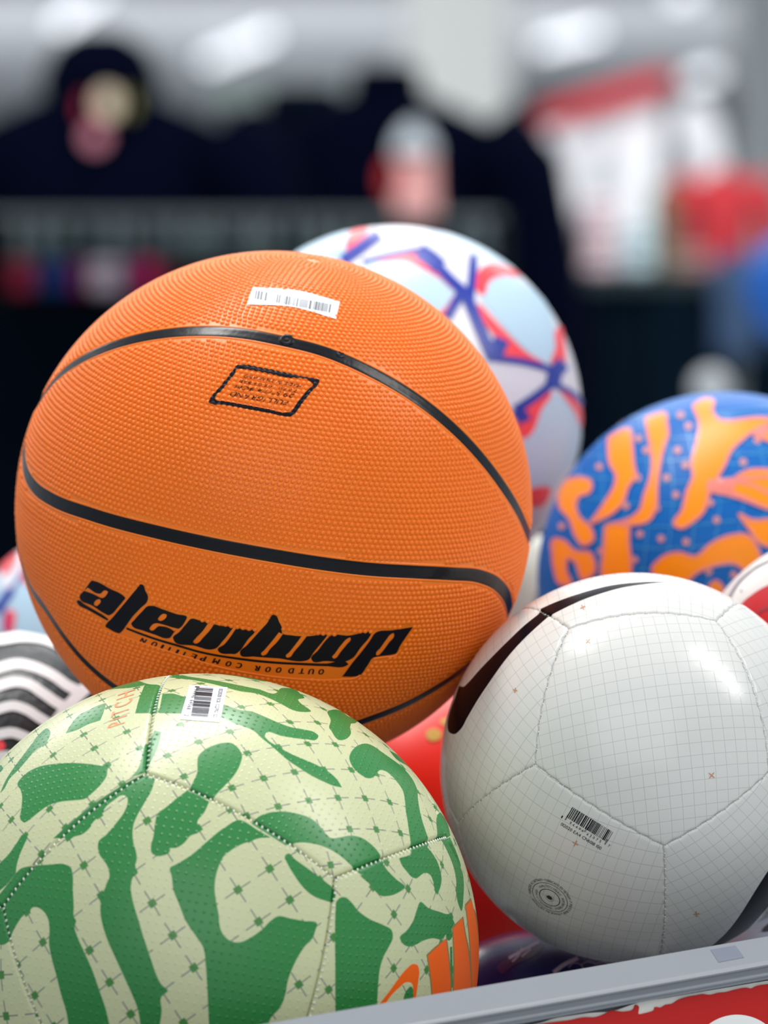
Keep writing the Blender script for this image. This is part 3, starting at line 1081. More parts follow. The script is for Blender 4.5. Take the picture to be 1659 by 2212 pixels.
def on_valve(p2, lift=0.0002):
    d = from2d(np.asarray(p2, float), fr_v, wb_.R)
    return wb_.pos(d, np.full(len(d), wb_.R + lift))


def ring(mb_, r0, r1, n=64, lift=0.0002, z1=None):
    a = np.arange(n) * 2 * math.pi / n
    p = np.r_[np.c_[np.cos(a), np.sin(a)] * r0, np.c_[np.cos(a), np.sin(a)] * r1]
    d = from2d(p, fr_v, wb_.R)
    r = np.r_[np.full(n, wb_.R + lift), np.full(n, wb_.R + (lift if z1 is None else z1))]
    mb_.add(wb_.pos(d, r), [(i, (i + 1) % n, n + (i + 1) % n, n + i) for i in range(n)])


def ring_text(s, r, h, ang0, span):
    v, f, w = layout(s, gap=0.12)
    ang = ang0 - (v[:, 0] / w) * span
    rr = r + v[:, 1] / 0.69 * h
    mt.add(on_valve(np.c_[np.cos(ang) * rr, np.sin(ang) * rr], 0.0002), f)


K = 0.21          # millimetres per photograph pixel on this ball
ring(mt, 23.0 * K, 24.6 * K)
ring(mt, 40.3 * K, 41.4 * K)
ring_text('FABRIQU\u00c9 AU VIETNAM \u2022 FABRICADO EN VIETNAM \u2022', 45 * K, 6.5 * K, math.radians(172), math.radians(182))
ring_text('7 PSI/0.5 BAR \u2022 MADE IN VIETNAM \u2022', 45 * K, 6.5 * K, math.radians(-12), math.radians(166))
ring_text("HUMECTEZ L'AIGUILLE", 29 * K, 5.5 * K, math.radians(118), math.radians(105))
ring_text('MOISTEN NEEDLE', 29 * K, 5.5 * K, math.radians(0), math.radians(90))
ring_text('HUMEDEZCA LA AGUJA', 29 * K, 5.5 * K, math.radians(-103), math.radians(118))
mt.build('valve_print', M['ink'], white)
ring(mh, 10.5 * K, 7.5 * K, lift=0.0001, z1=0.0003)
ring(mh, 7.5 * K, 5.0 * K, lift=0.0003, z1=-0.0006)
val = mh.build('valve', M['white_cover'], white)
mh = MB()
ring(mh, 6.2 * K, 0.01, lift=0.00012)
mh.build('valve_hole', mat('valve_dark', (48, 46, 50), 0.6), val)
for (x, y, ax, ay) in ((1113, 1491, 5, 1.2), (1259, 1312, 5, -2.5), (1270, 1385, 4.5, 4), (1537, 1675, 6, 5), (1243, 1822, 6, 3.5), (1504, 1974, 6.5, -1)):
    mb = MB()
    for (dx, dy) in ((ax, ay), (-ay, ax)):
        n_ = np.array((-dy, dx)) / math.hypot(dx, dy) * 1.0
        a, b = np.array((x - dx, y - dy)), np.array((x + dx, y + dy))
        d = wb_.dirs(np.array([a - n_, b - n_, b + n_, a + n_]))
        mb.add(wb_.pos(d, np.full(4, wb_.R + 0.0002)), [(0, 1, 2, 3)])
    mb.build('cross_mark', M['tan'], white)['label'] = 'small tan cross mark'

# ------------------------------------------------------------------ the basketball
bb = B['basketball']
ball_o = empty('basketball', bb.base(), 'orange pebbled rubber basketball with black seams and upside-down lettering, centre of the pile', 'basketball')
R = bb.R


def seam_dirs(px):
    return bb.dirs(spline(px, False, 6))


A_ = seam_dirs([(84, 872), (100, 846), (135, 806), (170, 781), (230, 752), (300, 731), (375, 719), (450, 716), (530, 722), (600, 735), (700, 760), (800, 803), (900, 862), (1000, 946), (1080, 1042), (1122, 1110), (1143, 1160)])
Bs = seam_dirs([(53, 965), (52, 995), (60, 1030), (80, 1058), (110, 1078), (200, 1112), (350, 1152), (470, 1178), (600, 1202), (700, 1218), (800, 1230), (900, 1236), (980, 1240), (1035, 1245), (1072, 1261), (1094, 1287), (1101, 1318), (1098, 1350), (1070, 1395), (1020, 1432), (960, 1474), (880, 1520), (790, 1556), (700, 1585), (600, 1597), (500, 1590), (400, 1562), (300, 1515), (230, 1470), (180, 1425), (135, 1370), (95, 1310), (70, 1275), (57, 1245)])


def close_back(s, bulge):
    a, b = s[-1], s[0]
    m = (a + b) / 2 + bulge
    m /= np.linalg.norm(m)
    r1 = slerp(a, m, 60)[1:]
    r2 = slerp(m, b, 60)[1:-1]
    return np.concatenate([s, r1, r2])


bk = -bb.face
A_ = close_back(A_, bk * 1.2)
Bs = close_back(Bs, bk * 0.12)
# the mirrored oval on the far side
up = np.array([0, 0, 1.0])
Cs = -Bs
seams = [A_, Bs, Cs]


def resample(s, step):
    d = np.r_[s, s[:1]]
    l = np.r_[0, np.cumsum(np.linalg.norm(np.diff(d, axis=0), axis=1))]
    n = int(l[-1] * R * 1000 / step)
    t = np.linspace(0, l[-1], n, endpoint=False)
    q = np.c_[[np.interp(t, l, d[:, i]) for i in range(3)]].T
    for _ in range(3):
        q = (np.roll(q, 1, 0) + 2 * q + np.roll(q, -1, 0)) / 4
    return q / np.linalg.norm(q, axis=1)[:, None]


seams = [resample(s, 1.2) for s in seams]
kd = kdtree.KDTree(sum(len(s) for s in seams))
i_ = 0
for s in seams:
    for p in s:
        kd.insert(Vector(p), i_)
        i_ += 1
kd.balance()


def seam_dist(d):
    return kd.find(Vector(d))[2] * R * 1000


HW = 3.0
# cover panels: the cover grid split where the seams run
NU, NV = 200, 100
gv = []
for j in range(NV + 1):
    th = math.pi * j / NV
    for i in range(NU):
        ph = 2 * math.pi * i / NU
        gv.append((math.sin(th) * math.cos(ph), math.sin(th) * math.sin(ph), math.cos(th)))
gv = np.array(gv)
gf = [(j * NU + i, (j + 1) * NU + i, (j + 1) * NU + (i + 1) % NU, j * NU + (i + 1) % NU) for j in range(NV) for i in range(NU)]
gc = gv[np.array(gf)].mean(1)
gc /= np.linalg.norm(gc, axis=1)[:, None]
sd = np.array([seam_dist(c) for c in gc])
reg = -np.ones(len(gf), int)
blocked = sd < 2.7
nreg = 0
for s0 in range(len(gf)):
    if reg[s0] >= 0 or blocked[s0]:
        continue
    st = [s0]
    reg[s0] = nreg
    while st:
        k = st.pop()
        j, i = divmod(k, NU)
        nb = [j * NU + (i + 1) % NU, j * NU + (i - 1) % NU]
        if j > 0:
            nb.append(k - NU)
        else:
            nb += [i2 for i2 in ((i + NU // 2) % NU,)]
        if j < NV - 1:
            nb.append(k + NU)
        else:
            nb.append(j * NU + (i + NU // 2) % NU)
        for q_ in nb:
            if reg[q_] < 0 and not blocked[q_]:
                reg[q_] = nreg
                st.append(q_)
    nreg += 1
free_i = np.where(reg >= 0)[0]
kr = kdtree.KDTree(len(free_i))
for n_, k in enumerate(free_i):
    kr.insert(Vector(gc[k]), n_)
kr.balance()
for k in np.where(reg < 0)[0]:
    reg[k] = reg[free_i[kr.find(Vector(gc[k]))[1]]]
sizes = [int((reg == k).sum()) for k in range(nreg)]
main = [k for k in range(nreg) if sizes[k] > 150]
for k in range(nreg):
    if k not in main:
        reg[reg == k] = main[0]
for k in main:
    ids = np.where(reg == k)[0]
    fs = np.array(gf)[ids]
    used, inv = np.unique(fs, return_inverse=True)
    mesh('panel', bb.pos(gv[used], np.full(len(used), R)), inv.reshape(fs.shape).tolist(), M['bb'], ball_o)

# black channels with rubber lips
for s in seams:
    n = len(s)
    t = np.roll(s, -1, 0) - np.roll(s, 1, 0)
    b = np.cross(s, t)
    b /= np.linalg.norm(b, axis=1)[:, None]

    def sweep(prof, name, m):
        rings = []
        for off, h in prof:
            d = s + b * (off / (R * 1000))
            d /= np.linalg.norm(d, axis=1)[:, None]
            rings.append(bb.pos(d, np.full(n, R + h / 1000)))
        k = len(prof)
        v = np.stack(rings, 1).reshape(-1, 3)
        f = [(i * k + j, i * k + j + 1, ((i + 1) % n) * k + j + 1, ((i + 1) % n) * k + j) for i in range(n) for j in range(k - 1)]
        mesh(name, v, f, m, ball_o)
    sweep([(-HW, 0.10), (-HW * 0.85, 0.22), (-HW * 0.4, 0.16), (0, 0.14), (HW * 0.4, 0.16), (HW * 0.85, 0.22), (HW, 0.10)], 'channel', M['channel'])
    for sg in (-1, 1):
        sweep([(sg * (HW - 0.1), 0.05), (sg * (HW + 0.15), 0.34), (sg * (HW + 0.5), 0.38), (sg * (HW + 0.85), 0.2), (sg * (HW + 1.1), -0.05)][::sg], 'channel_lip', M['bb'])

# smooth field under the lettering (no pebbles there)
field_px = [(190, 1252), (208, 1250), (275, 1286), (300, 1260), (313, 1262), (324, 1300), (330, 1306), (400, 1328), (470, 1350), (550, 1361), (592, 1322), (604, 1332), (612, 1362), (700, 1372), (800, 1366), (897, 1349), (860, 1418), (812, 1428), (778, 1466), (740, 1470), (640, 1468), (560, 1459), (480, 1444), (400, 1420), (300, 1388), (218, 1360), (226, 1346), (160, 1302)]
fr_b = frame2d(bb.face)
field2 = to2d(bb.dirs(spline(field_px, True, 8, False)), fr_b, R)
label_px = [(546.5, 622, 0), (640, 629), (733.5, 653, 0), (725.5, 690.5, 0), (630, 664), (534.5, 658.5, 0)]
label2 = to2d(bb.dirs(spline(label_px, True, 8)), fr_b, R)
valve_d = bb.dirs([(619.5, 735)])[0]

# pebbles: rows of low domes around an axis tilted with the photograph's rows
pa = bb.e2 * math.cos(math.radians(9)) + bb.e1 * -math.sin(math.radians(9)) * (1 if bb.e1[0] < 0 else -1) + bb.face * 0.25
pa /= np.linalg.norm(pa)
_, q1, q2 = frame2d(pa)
PITCH = 2.62
pts = []
rows = int(math.pi * R * 1000 / (PITCH * 0.885))
for j in range(2, rows - 1):
    th = math.pi * j / rows
    n = max(6, int(round(2 * math.pi * math.sin(th) * R * 1000 / PITCH / 6)) * 6)
    ph = np.arange(n) * 2 * math.pi / n + (math.pi / n if j % 2 else 0) + 0.3
    pts.append(np.c_[np.sin(th) * np.cos(ph), np.sin(th) * np.sin(ph), np.full(n, math.cos(th))])
pts = np.concatenate(pts)
pts += (rng.random(pts.shape) - 0.5) * (0.24 / (R * 1000))
pts /= np.linalg.norm(pts, axis=1)[:, None]
pts = pts[:, :1] * q1 + pts[:, 1:2] * q2 + pts[:, 2:] * pa
pts = pts[(pts @ bb.face) > -0.45]
keep = np.array([seam_dist(p) > HW + 2.0 for p in pts])
p2 = to2d(pts, fr_b, R)
front = (pts @ bb.face) > 0.1
keep &= ~(front & (inpoly(p2, field2) | inpoly(p2, label2)))
keep &= np.arccos(np.clip(pts @ valve_d, -1, 1)) * R * 1000 > 4.6
pts = pts[keep]
ax = np.cross(pts, pa)
ax /= np.linalg.norm(ax, axis=1)[:, None]
ay = np.cross(pts, ax)
RD, HD = 1.18, 0.74
prof = [(1.0, -0.03, 8), (0.84, 0.44, 8), (0.52, 0.69, 8)]
tv = []
for rr, hh, k in prof:
    a = np.arange(k) * 2 * math.pi / k
    for q_ in a:
        o = ax * (math.cos(q_) * rr * RD / (R * 1000)) + ay * (math.sin(q_) * rr * RD / (R * 1000))
        d = pts + o
        d /= np.linalg.norm(d, axis=1)[:, None]
        tv.append(d * (R + hh / 1000))
tv.append(pts * (R + HD / 1000))
V = np.stack(tv, 1)                      # n, 25, 3
nP = len(pts)
fl = []
for r_ in range(2):
    for k in range(8):
        fl.append((r_ * 8 + k, r_ * 8 + (k + 1) % 8, (r_ + 1) * 8 + (k + 1) % 8, (r_ + 1) * 8 + k))
ft = [(16 + k, 16 + (k + 1) % 8, 24) for k in range(8)]
me = bpy.data.meshes.new('pebbles')
V = V.reshape(-1, 3) + np.array(bb.off)
me.vertices.add(len(V))
me.vertices.foreach_set('co', V.astype(np.float32).ravel())
base = (np.arange(nP) * 25)[:, None]
q4 = (np.array(fl).reshape(1, -1) + base).reshape(nP, -1)
t3 = (np.array(ft).reshape(1, -1) + base).reshape(nP, -1)
loops = np.concatenate([q4, t3], 1).ravel()
tot = np.tile(np.r_[np.full(len(fl), 4), np.full(len(ft), 3)], nP)
me.loops.add(len(loops))
me.loops.foreach_set('vertex_index', loops.astype(np.int32))
me.polygons.add(len(tot))
me.polygons.foreach_set('loop_start', np.r_[0, np.cumsum(tot)[:-1]].astype(np.int32))
me.polygons.foreach_set('loop_total', tot.astype(np.int32))
me.update(calc_edges=True)
me.validate()
pb = link('pebbles', me, M['bb'], ball_o)
pb['kind'] = 'stuff'

# height of the pebbled surface, for print that lies over the pebbles
kp = kdtree.KDTree(nP)
for i, p in enumerate(pts):
    kp.insert(Vector(p), i)
kp.balance()


def pebble_rad(d):
    out = np.empty(len(d))
    for i, q_ in enumerate(d):
        x = kp.find(Vector(q_))[2] * R * 1000 / RD
        h = 0.03 + float(np.interp(x, (0, 0.52, 0.84, 1.02), (HD, 0.70, 0.46, 0.0)))
        out[i] = R + h / 1000
    return out


# the big lettering, read upside down
LA = crop(120, 1220, 4.1475)
LB = crop(500, 1280, 3.95)
let = [
    LA([(330, 142), (365, 150), (480, 210), (610, 278), (627, 295), (610, 320), (560, 380), (505, 440), (480, 452), (440, 435), (330, 365), (222, 305), (218, 290), (262, 225), (290, 185)]),
    LA([(770, 174), (785, 180), (805, 230), (830, 290), (825, 320), (760, 390), (690, 465), (640, 535), (600, 590), (575, 612), (550, 607), (480, 572), (448, 550), (460, 525), (500, 485), (560, 415), (640, 320), (720, 225)]),
    LA([(835, 368), (870, 368), (960, 398), (1080, 440), (1178, 472), (1165, 500), (1110, 568), (1090, 577), (1065, 600), (1020, 655), (990, 658), (900, 628), (790, 590), (690, 548), (680, 530), (710, 490), (770, 425)]),
    LA([(1215, 483), (1290, 497), (1370, 518), (1425, 533), (1500, 548), (1587, 567), (1570, 592), (1500, 680), (1430, 750), (1400, 757), (1250, 725), (1060, 675), (1053, 655), (1110, 600), (1170, 530)]),
    LB([(45, 308), (110, 314), (200, 327), (140, 400), (60, 505), (35, 522), (0, 522), (-110, 500), (-117, 488), (-60, 440), (0, 365)]),
    LB([(365, 189), (382, 198), (405, 245), (430, 300), (430, 340), (520, 365), (640, 372), (811, 372), (790, 400), (700, 510), (650, 575), (620, 582), (400, 560), (200, 545), (75, 525), (73, 510), (130, 450), (240, 330), (300, 265)]),
    LB([(840, 372), (1000, 366), (1192, 350), (1175, 380), (1100, 470), (1030, 560), (1000, 576), (800, 583), (690, 581), (681, 565), (740, 490), (810, 400)]),
    LB([(1225, 345), (1380, 320), (1547, 293, 0), (1500, 360), (1440, 450), (1395, 522), (1370, 528), (1240, 546), (1213, 552), (1160, 620), (1090, 705), (1070, 711), (943, 716, 0), (960, 695), (1030, 600), (1120, 490), (1180, 410)]),
    LA([(190, 325, 0), (200, 318), (260, 353), (350, 405), (440, 460), (477, 490, 0), (463, 498, 0), (400, 463), (300, 407), (200, 347)]),
]
holes = [
    LA([(255, 232, 0), (290, 203, 0), (385, 258), (405, 258), (430, 232), (455, 228), (472, 240), (460, 265), (435, 293), (410, 297), (380, 282), (330, 258)]),
    LA([(375, 310), (400, 308), (408, 325), (390, 355), (368, 370), (348, 362), (345, 345)]),
    LA([(975, 437), (998, 445), (995, 465), (965, 495), (935, 502), (918, 490), (930, 465), (950, 445)]),
    LA([(1100, 572, 0), (1062, 595, 0), (1040, 578), (960, 551), (920, 551), (905, 562), (880, 585), (855, 588), (842, 575), (855, 550), (875, 530), (905, 522), (950, 530), (1050, 560)]),
    LA([(1374, 512, 0), (1424, 526, 0), (1380, 590), (1320, 655), (1280, 697), (1250, 705), (1232, 690), (1250, 665), (1320, 590)]),
    LB([(404, 338, 0), (440, 352, 0), (390, 420), (330, 480), (290, 530), (262, 537), (252, 522), (280, 490), (340, 420)]),
    LB([(604, 362, 0), (648, 364, 0), (590, 440), (530, 510), (500, 550), (470, 553), (462, 540), (490, 510), (550, 435)]),
    LB([(1015, 382), (1018, 395), (985, 440), (920, 520), (895, 555), (870, 563), (858, 550), (880, 520), (940, 440), (990, 390)]),
    LB([(1385, 345), (1388, 360), (1340, 430), (1280, 510), (1260, 530), (1235, 535), (1232, 520), (1270, 470), (1320, 400), (1362, 352)]),
]
under = [(274, 1355, 0), (303, 1366), (337, 1378), (385, 1392), (433, 1406), (482, 1415.5), (500, 1418), (551, 1424.5), (601, 1429), (652, 1431.5), (703, 1433), (750.5, 1432), (752.5, 1434.5), (749, 1437), (703, 1438.5), (652, 1436.5), (601, 1433.8), (551, 1429.5), (500, 1422.7), (482, 1420), (433, 1410.5), (385, 1397), (337, 1382.8), (301, 1370), (273, 1359, 0)]
decal(bb, 'lettering', let + [under], M['ink'], ball_o, 0.00018, holes, sp=3.0, step=3.0)
mb = MB()
sub = [('O', LB([(765, 675)])[0], 2.5), ('U', LB([(680, 673)])[0], 1.5), ('T', LB([(600, 669)])[0], 1), ('D', LB([(508, 666)])[0], 0), ('O', LB([(403, 660)])[0], -2), ('O', LB([(312, 655)])[0], -4), ('R', LB([(218, 645)])[0], -6),
       ('C', LB([(66, 622)])[0], -10), ('O', LA([(1550, 886)])[0], -12), ('M', LA([(1440, 862)])[0], -13), ('P', LA([(1322, 838)])[0], -14), ('E', LA([(1238, 820)])[0], -15), ('T', LA([(1152, 800)])[0], -16), ('I', LA([(1090, 780)])[0], -17), ('T', LA([(1018, 757)])[0], -18), ('I', LA([(955, 736)])[0], -19), ('O', LA([(885, 711)])[0], -20), ('N', LA([(785, 681)])[0], -21)]
for ch, (x, y), dg_ in sub:
    a = math.radians(-dg_)
    xv = np.array((-math.cos(a), -math.sin(a)))
    yv = np.array((math.sin(a) * -1, math.cos(a)))
    v, f = glyph(ch)
    w_ = (v[:, 0].max() - v[:, 0].min())
    hh = 11.5
    wd = {'I': 3.6, 'M': 12.5, 'T': 10.5}.get(ch, 10.5)
    c0 = np.array((x, y))
    for (ox, oy) in ((0, 0), (0.9, 0), (-0.9, 0)):
        uu = (v[:, 0] - v[:, 0].min()) / w_ - 0.5
        vv = v[:, 1] / 0.70 - 0.5
        px = c0 + np.outer(uu * wd + ox + (vv * hh * 0.28), xv) + np.outer(vv * hh, yv)
        d = bb.dirs(px)
        mb.add(bb.pos(d, np.full(len(d), R + 0.0002)), f)
mb.build('lettering', M['ink'], ball_o)
mb = MB()
rl = bb.dirs(spline([(222, 1359), (300, 1386), (400, 1418), (480, 1442), (560, 1457), (640, 1466), (740, 1467), (770, 1463), (778, 1458)], False, 4))
mb.tube(bb.pos(rl, np.full(len(rl), R + 0.0001)), 0.0005, 8)
rl = bb.dirs(spline([(806, 1423), (830, 1419), (856, 1415), (866, 1403)], False, 4))
mb.tube(bb.pos(rl, np.full(len(rl), R + 0.0001)), 0.0004, 8)
mb.build('raised_edge', M['bb'], ball_o)

# the small framed print lies over the pebbles
IB = crop(430, 770, 5.925)
outer = IB([(478, 130), (500, 114), (540, 110), (800, 150), (1100, 210), (1400, 272), (1500, 292), (1540, 315), (1530, 345), (1450, 440), (1330, 590), (1210, 745), (1180, 768), (1140, 770), (900, 725), (600, 672), (300, 622), (150, 606), (128, 590), (140, 555), (240, 430), (380, 255)])
inner = IB([(510, 158), (560, 163), (800, 205), (1100, 268), (1440, 335), (1455, 350), (1380, 440), (1260, 590), (1160, 712), (1120, 722), (900, 682), (600, 625), (300, 575), (220, 562), (210, 548), (320, 410), (440, 245)])
decal(bb, 'printed_frame', [outer], M['ink'], ball_o, 0.00006, [inner], sp=0.45, rad=pebble_rad, step=2.0)
mb = MB()


def fine_text(s, p0, p1, up):
    v, f, w = layout(s, gap=0.12)
    bm = bmesh.new()
    vs = [bm.verts.new((x / w, y / 0.69, 0)) for x, y in v]
    for q_ in f:
        try:
            bm.faces.new([vs[i] for i in q_])
        except ValueError:
            pass
    bmesh.ops.subdivide_edges(bm, edges=bm.edges[:], cuts=1)
    bmesh.ops.triangulate(bm, faces=bm.faces[:])
    bm.verts.index_update()
    q_ = np.array([x.co[:2] for x in bm.verts])
    ff = [[x.index for x in g.verts] for g in bm.faces]
    bm.free()
    p0, p1, up = (np.array(z, float) for z in (p0, p1, up))
    px = p0 + np.outer(q_[:, 0], p1 - p0) + np.outer(q_[:, 1], up)
    d = bb.dirs(px)
    mb.add(bb.pos(d, pebble_rad(d) + 0.0001), ff)


i1 = lambda x, y: IB([(x, y)])[0]
ud = np.array((-0.62, 0.78)) / 5.925
fine_text('FULL/GRAND', i1(1150, 575), i1(420, 455), ud * 66)
fine_text('29.5"/74.9CM', i1(1225, 488), i1(480, 368), ud * 56)
fine_text('7.0 PSI / 0.5-0.6 BAR', i1(1262, 432), i1(530, 302), ud * 40)
fine_text('MADE IN THAILAND', i1(1322, 368), i1(590, 236), ud * 46)
mb.build('small_print', M['ink'], ball_o)
lab = decal(bb, 'barcode_label', [label_px], M['sticker'], ball_o, 0.00045, sp=1.5)
mb = MB()
quad_bars(bb, mb, (553, 629), (715, 659), (550, 647), bar_runs(5, 34), 0.0, 1.0, 0.00062)
mb.build('barcode', mat('grey_ink', (92, 96, 102), 0.5), lab)
# valve in the seam
fr_v2 = frame2d(valve_d)


def bring(prof, name, m, n=40, par=None):
    mbv = MB()
    rings = []
    for r_, h in prof:
        a = np.arange(n) * 2 * math.pi / n
        d = from2d(np.c_[np.cos(a), np.sin(a)] * r_, fr_v2, R)
        rings.append([tuple(x) for x in bb.pos(d, np.full(n, R + h / 1000))])
    mbv.loft(rings, caps=True)
    return mbv.build(name, m, par or ball_o)


val = bring([(3.3, 0.1), (3.1, 0.45), (2.6, 0.5), (1.4, 0.4), (1.0, 0.3), (0.9, 0.25)], 'valve', M['channel'])
bring([(1.15, 0.45), (0.6, 0.42)], 'valve_hole', mat('valve_black', (2, 2, 3), 0.8), 40, val)
bring([(3.75, 0.02), (3.6, 0.2), (3.3, 0.2), (3.1, 0.1)], 'valve_collar', M['channel'])
stamp = bb.dirs([(735.5, 766)])[0]
fr_v2 = frame2d(stamp)
bring([(1.9, 0.2), (1.7, 0.34), (1.4, 0.34), (1.2, 0.2)], 'stamp_ring', M['channel'], 32)

# ------------------------------------------------------------------ the balls further back
def plain_ball(key, name, label, base, rough=0.3, group=None):
    b = B[key]
    root = empty(name, b.base(), label, 'football', group)
    sphere_mesh(b, 'cover', base, root)
    return b, root


def band(w, pts, closed=False):
    """a ribbon outline of pixel width w along a traced line"""
    c = spline(pts, False, 6)
    t = np.gradient(c, axis=0)
    n = np.c_[-t[:, 1], t[:, 0]] / (np.linalg.norm(t, axis=1)[:, None] + 1e-9)
    return np.r_[c + n * w / 2, (c - n * w / 2)[::-1]]


M['pale_blue'] = mat('pale_blue_cover', (180, 206, 224), 0.34, 0.5, vary=0.04)
M['star_white'] = mat('white_print', (222, 220, 228), 0.32, 0.5, vary=0.02)
M['royal'] = mat('royal_blue_print', (20, 46, 150), 0.35, 0.5)
M['coral'] = mat('coral_red_print', (246, 66, 76), 0.35, 0.5)
M['tiger_blue'] = mat('blue_cover', (0, 96, 176), 0.45, 0.2, vary=0.08, scale=60)
M['tiger_light'] = mat('light_blue_line', (40, 132, 196), 0.35, 0.5)
M['tiger_orange'] = mat('amber_orange_print', (252, 142, 0), 0.42, 0.3)
M['dot'] = mat('mauve_dot_print', (196, 134, 138), 0.45, 0.3)
M['pink'] = mat('pink_outline_print', (226, 128, 118), 0.35, 0.4)

sb, star = plain_ball('star', 'football', 'white football with blue-edged stars and coral shading behind the basketball', M['star_white'])
S_ = crop(620, 470, 2.514)
decal(sb, 'blue_panels', [S_(p) for p in [
    [(30, 240), (60, 180), (150, 120), (250, 85), (340, 80), (330, 150), (300, 215), (200, 260)],
    [(430, 255), (560, 222), (700, 240), (800, 300), (895, 350), (902, 400), (872, 470), (830, 520), (700, 480), (560, 400)],
    [(1050, 430), (1090, 345), (1200, 318), (1300, 365), (1400, 460), (1445, 560), (1455, 680), (1440, 770), (1390, 790), (1300, 725), (1200, 625), (1120, 525)],
    [(1290, 1200), (1370, 1030), (1430, 950), (1520, 1000), (1570, 1080), (1592, 1150), (1585, 1280), (1500, 1400), (1420, 1490), (1310, 1500)]]], M['pale_blue'], star, 0.0003)
for p in [
    [(325, 190), (318, 150), (350, 80), (440, 68), (410, 140), (355, 205)],
    [(450, 242), (560, 207), (680, 190), (730, 215), (820, 275), (895, 345), (902, 392), (830, 335), (740, 285), (640, 243), (540, 243)],
    [(1035, 405), (1035, 300), (1080, 258), (1200, 275), (1265, 318), (1180, 316), (1100, 345), (1060, 425)],
    [(830, 520), (868, 480), (905, 425), (890, 520), (870, 545)],
    [(1035, 470), (1120, 555), (1200, 640), (1300, 735), (1390, 790), (1280, 785), (1180, 760), (1150, 700), (1120, 640), (1060, 560)],
    [(1475, 590), (1505, 700), (1495, 815), (1435, 795), (1455, 700), (1452, 620)],
    [(1240, 1095), (1300, 1005), (1400, 935), (1428, 945), (1375, 1050), (1325, 1170), (1290, 1200)],
    [(1480, 935), (1560, 980), (1592, 1030), (1592, 1140), (1562, 1065), (1510, 985)],
    [(1300, 1490), (1430, 1470), (1395, 1555), (1300, 1560)]]:
    decal(sb, 'coral_shading', [S_(p)], M['coral'], star, 0.0005)
decal(sb, 'blue_outline', [band(w * 1.4 / 2.514, S_(p)) for w, p in [
    (44, [(300, 240), (400, 170), (500, 90)]),
    (20, [(410, 248), (560, 207), (740, 178)]), (62, [(715, 185), (790, 235), (830, 275)]), (40, [(800, 250), (900, 355), (1000, 440)]),
    (34, [(1012, 205), (1005, 320), (990, 440)]), (36, [(950, 400), (910, 470), (868, 545)]), (44, [(975, 430), (1040, 590), (1120, 775)]),
    (26, [(1115, 765), (1280, 785), (1470, 838)]), (60, [(1165, 660), (1130, 740), (1120, 775)]), (56, [(1500, 790), (1455, 840), (1440, 915)]),
    (34, [(1450, 890), (1350, 970), (1235, 1045)]), (50, [(1240, 1040), (1275, 1080), (1290, 1110)]), (22, [(1450, 910), (1550, 960), (1605, 1020)])]], M['royal'], star, 0.0007)

tb, tiger = plain_ball('tiger', 'football', 'blue football with amber orange flame shapes edged in pink, behind the white ball', M['tiger_blue'])
T_ = crop(1100, 800, 2.968)
tp_ = [
    [(640, 440), (700, 400), (770, 380), (790, 480), (800, 600), (812, 685), (770, 740), (730, 850), (660, 920), (580, 960), (530, 980), (570, 920), (630, 830), (680, 740), (690, 680), (650, 600), (640, 520)],
    [(880, 310), (940, 290), (1000, 280), (1010, 340), (1018, 420), (1000, 470), (975, 560), (960, 650), (950, 750), (945, 870), (900, 960), (800, 990), (690, 985), (780, 950), (840, 900), (870, 800), (900, 720), (920, 620), (910, 500), (890, 400)],
    [(1180, 235), (1260, 190), (1310, 200), (1300, 260), (1340, 320), (1420, 330), (1500, 320), (1600, 310), (1720, 330), (1600, 370), (1500, 440), (1420, 520), (1380, 610), (1330, 700), (1280, 800), (1250, 900), (1180, 970), (1090, 1010), (1060, 990), (1110, 900), (1140, 780), (1180, 680), (1170, 600), (1200, 480), (1220, 340)],
    [(320, 780), (360, 720), (450, 690), (530, 720), (520, 780), (450, 810), (430, 870), (460, 950), (520, 1000), (540, 1090), (480, 1120), (430, 1060), (390, 950), (330, 880)],
    [(290, 1080), (350, 1090), (430, 1160), (520, 1170), (545, 1300), (480, 1340), (420, 1220), (385, 1200), (370, 1280), (400, 1370), (340, 1370), (290, 1250)],
    [(620, 1000), (760, 980), (770, 1100), (760, 1330), (610, 1330), (610, 1150)],
    [(920, 1260), (1000, 1190), (1090, 1170), (1190, 1195), (1300, 1110), (1420, 1060), (1530, 1060), (1590, 1140), (1610, 1210), (1530, 1290), (1450, 1240), (1320, 1250), (1200, 1300), (1130, 1360), (930, 1330)],
    [(1450, 690), (1520, 650), (1620, 640), (1720, 660), (1720, 800), (1560, 740), (1480, 720)],
    [(1470, 920), (1550, 960), (1720, 970), (1720, 1130), (1610, 1110), (1540, 1020)],
    [(1280, 1390), (1320, 1350), (1370, 1390), (1360, 1430), (1280, 1440)],
]
gl = []
for i in range(-1, 9):
    gl.append(band(3.0, T_([(560 + i * 140, 300), (600 + i * 150, 700), (560 + i * 140, 1400)])))
    gl.append(band(3.0, T_([(400, 260 + i * 135), (900, 300 + i * 140), (1700, 230 + i * 140)])))
decal(tb, 'grid_lines', gl, M['tiger_light'], tiger, 0.0002)
decal(tb, 'pink_outline', [band(6.5, T_(p + p[:1])) for p in tp_], M['pink'], tiger, 0.0006)
dots = []
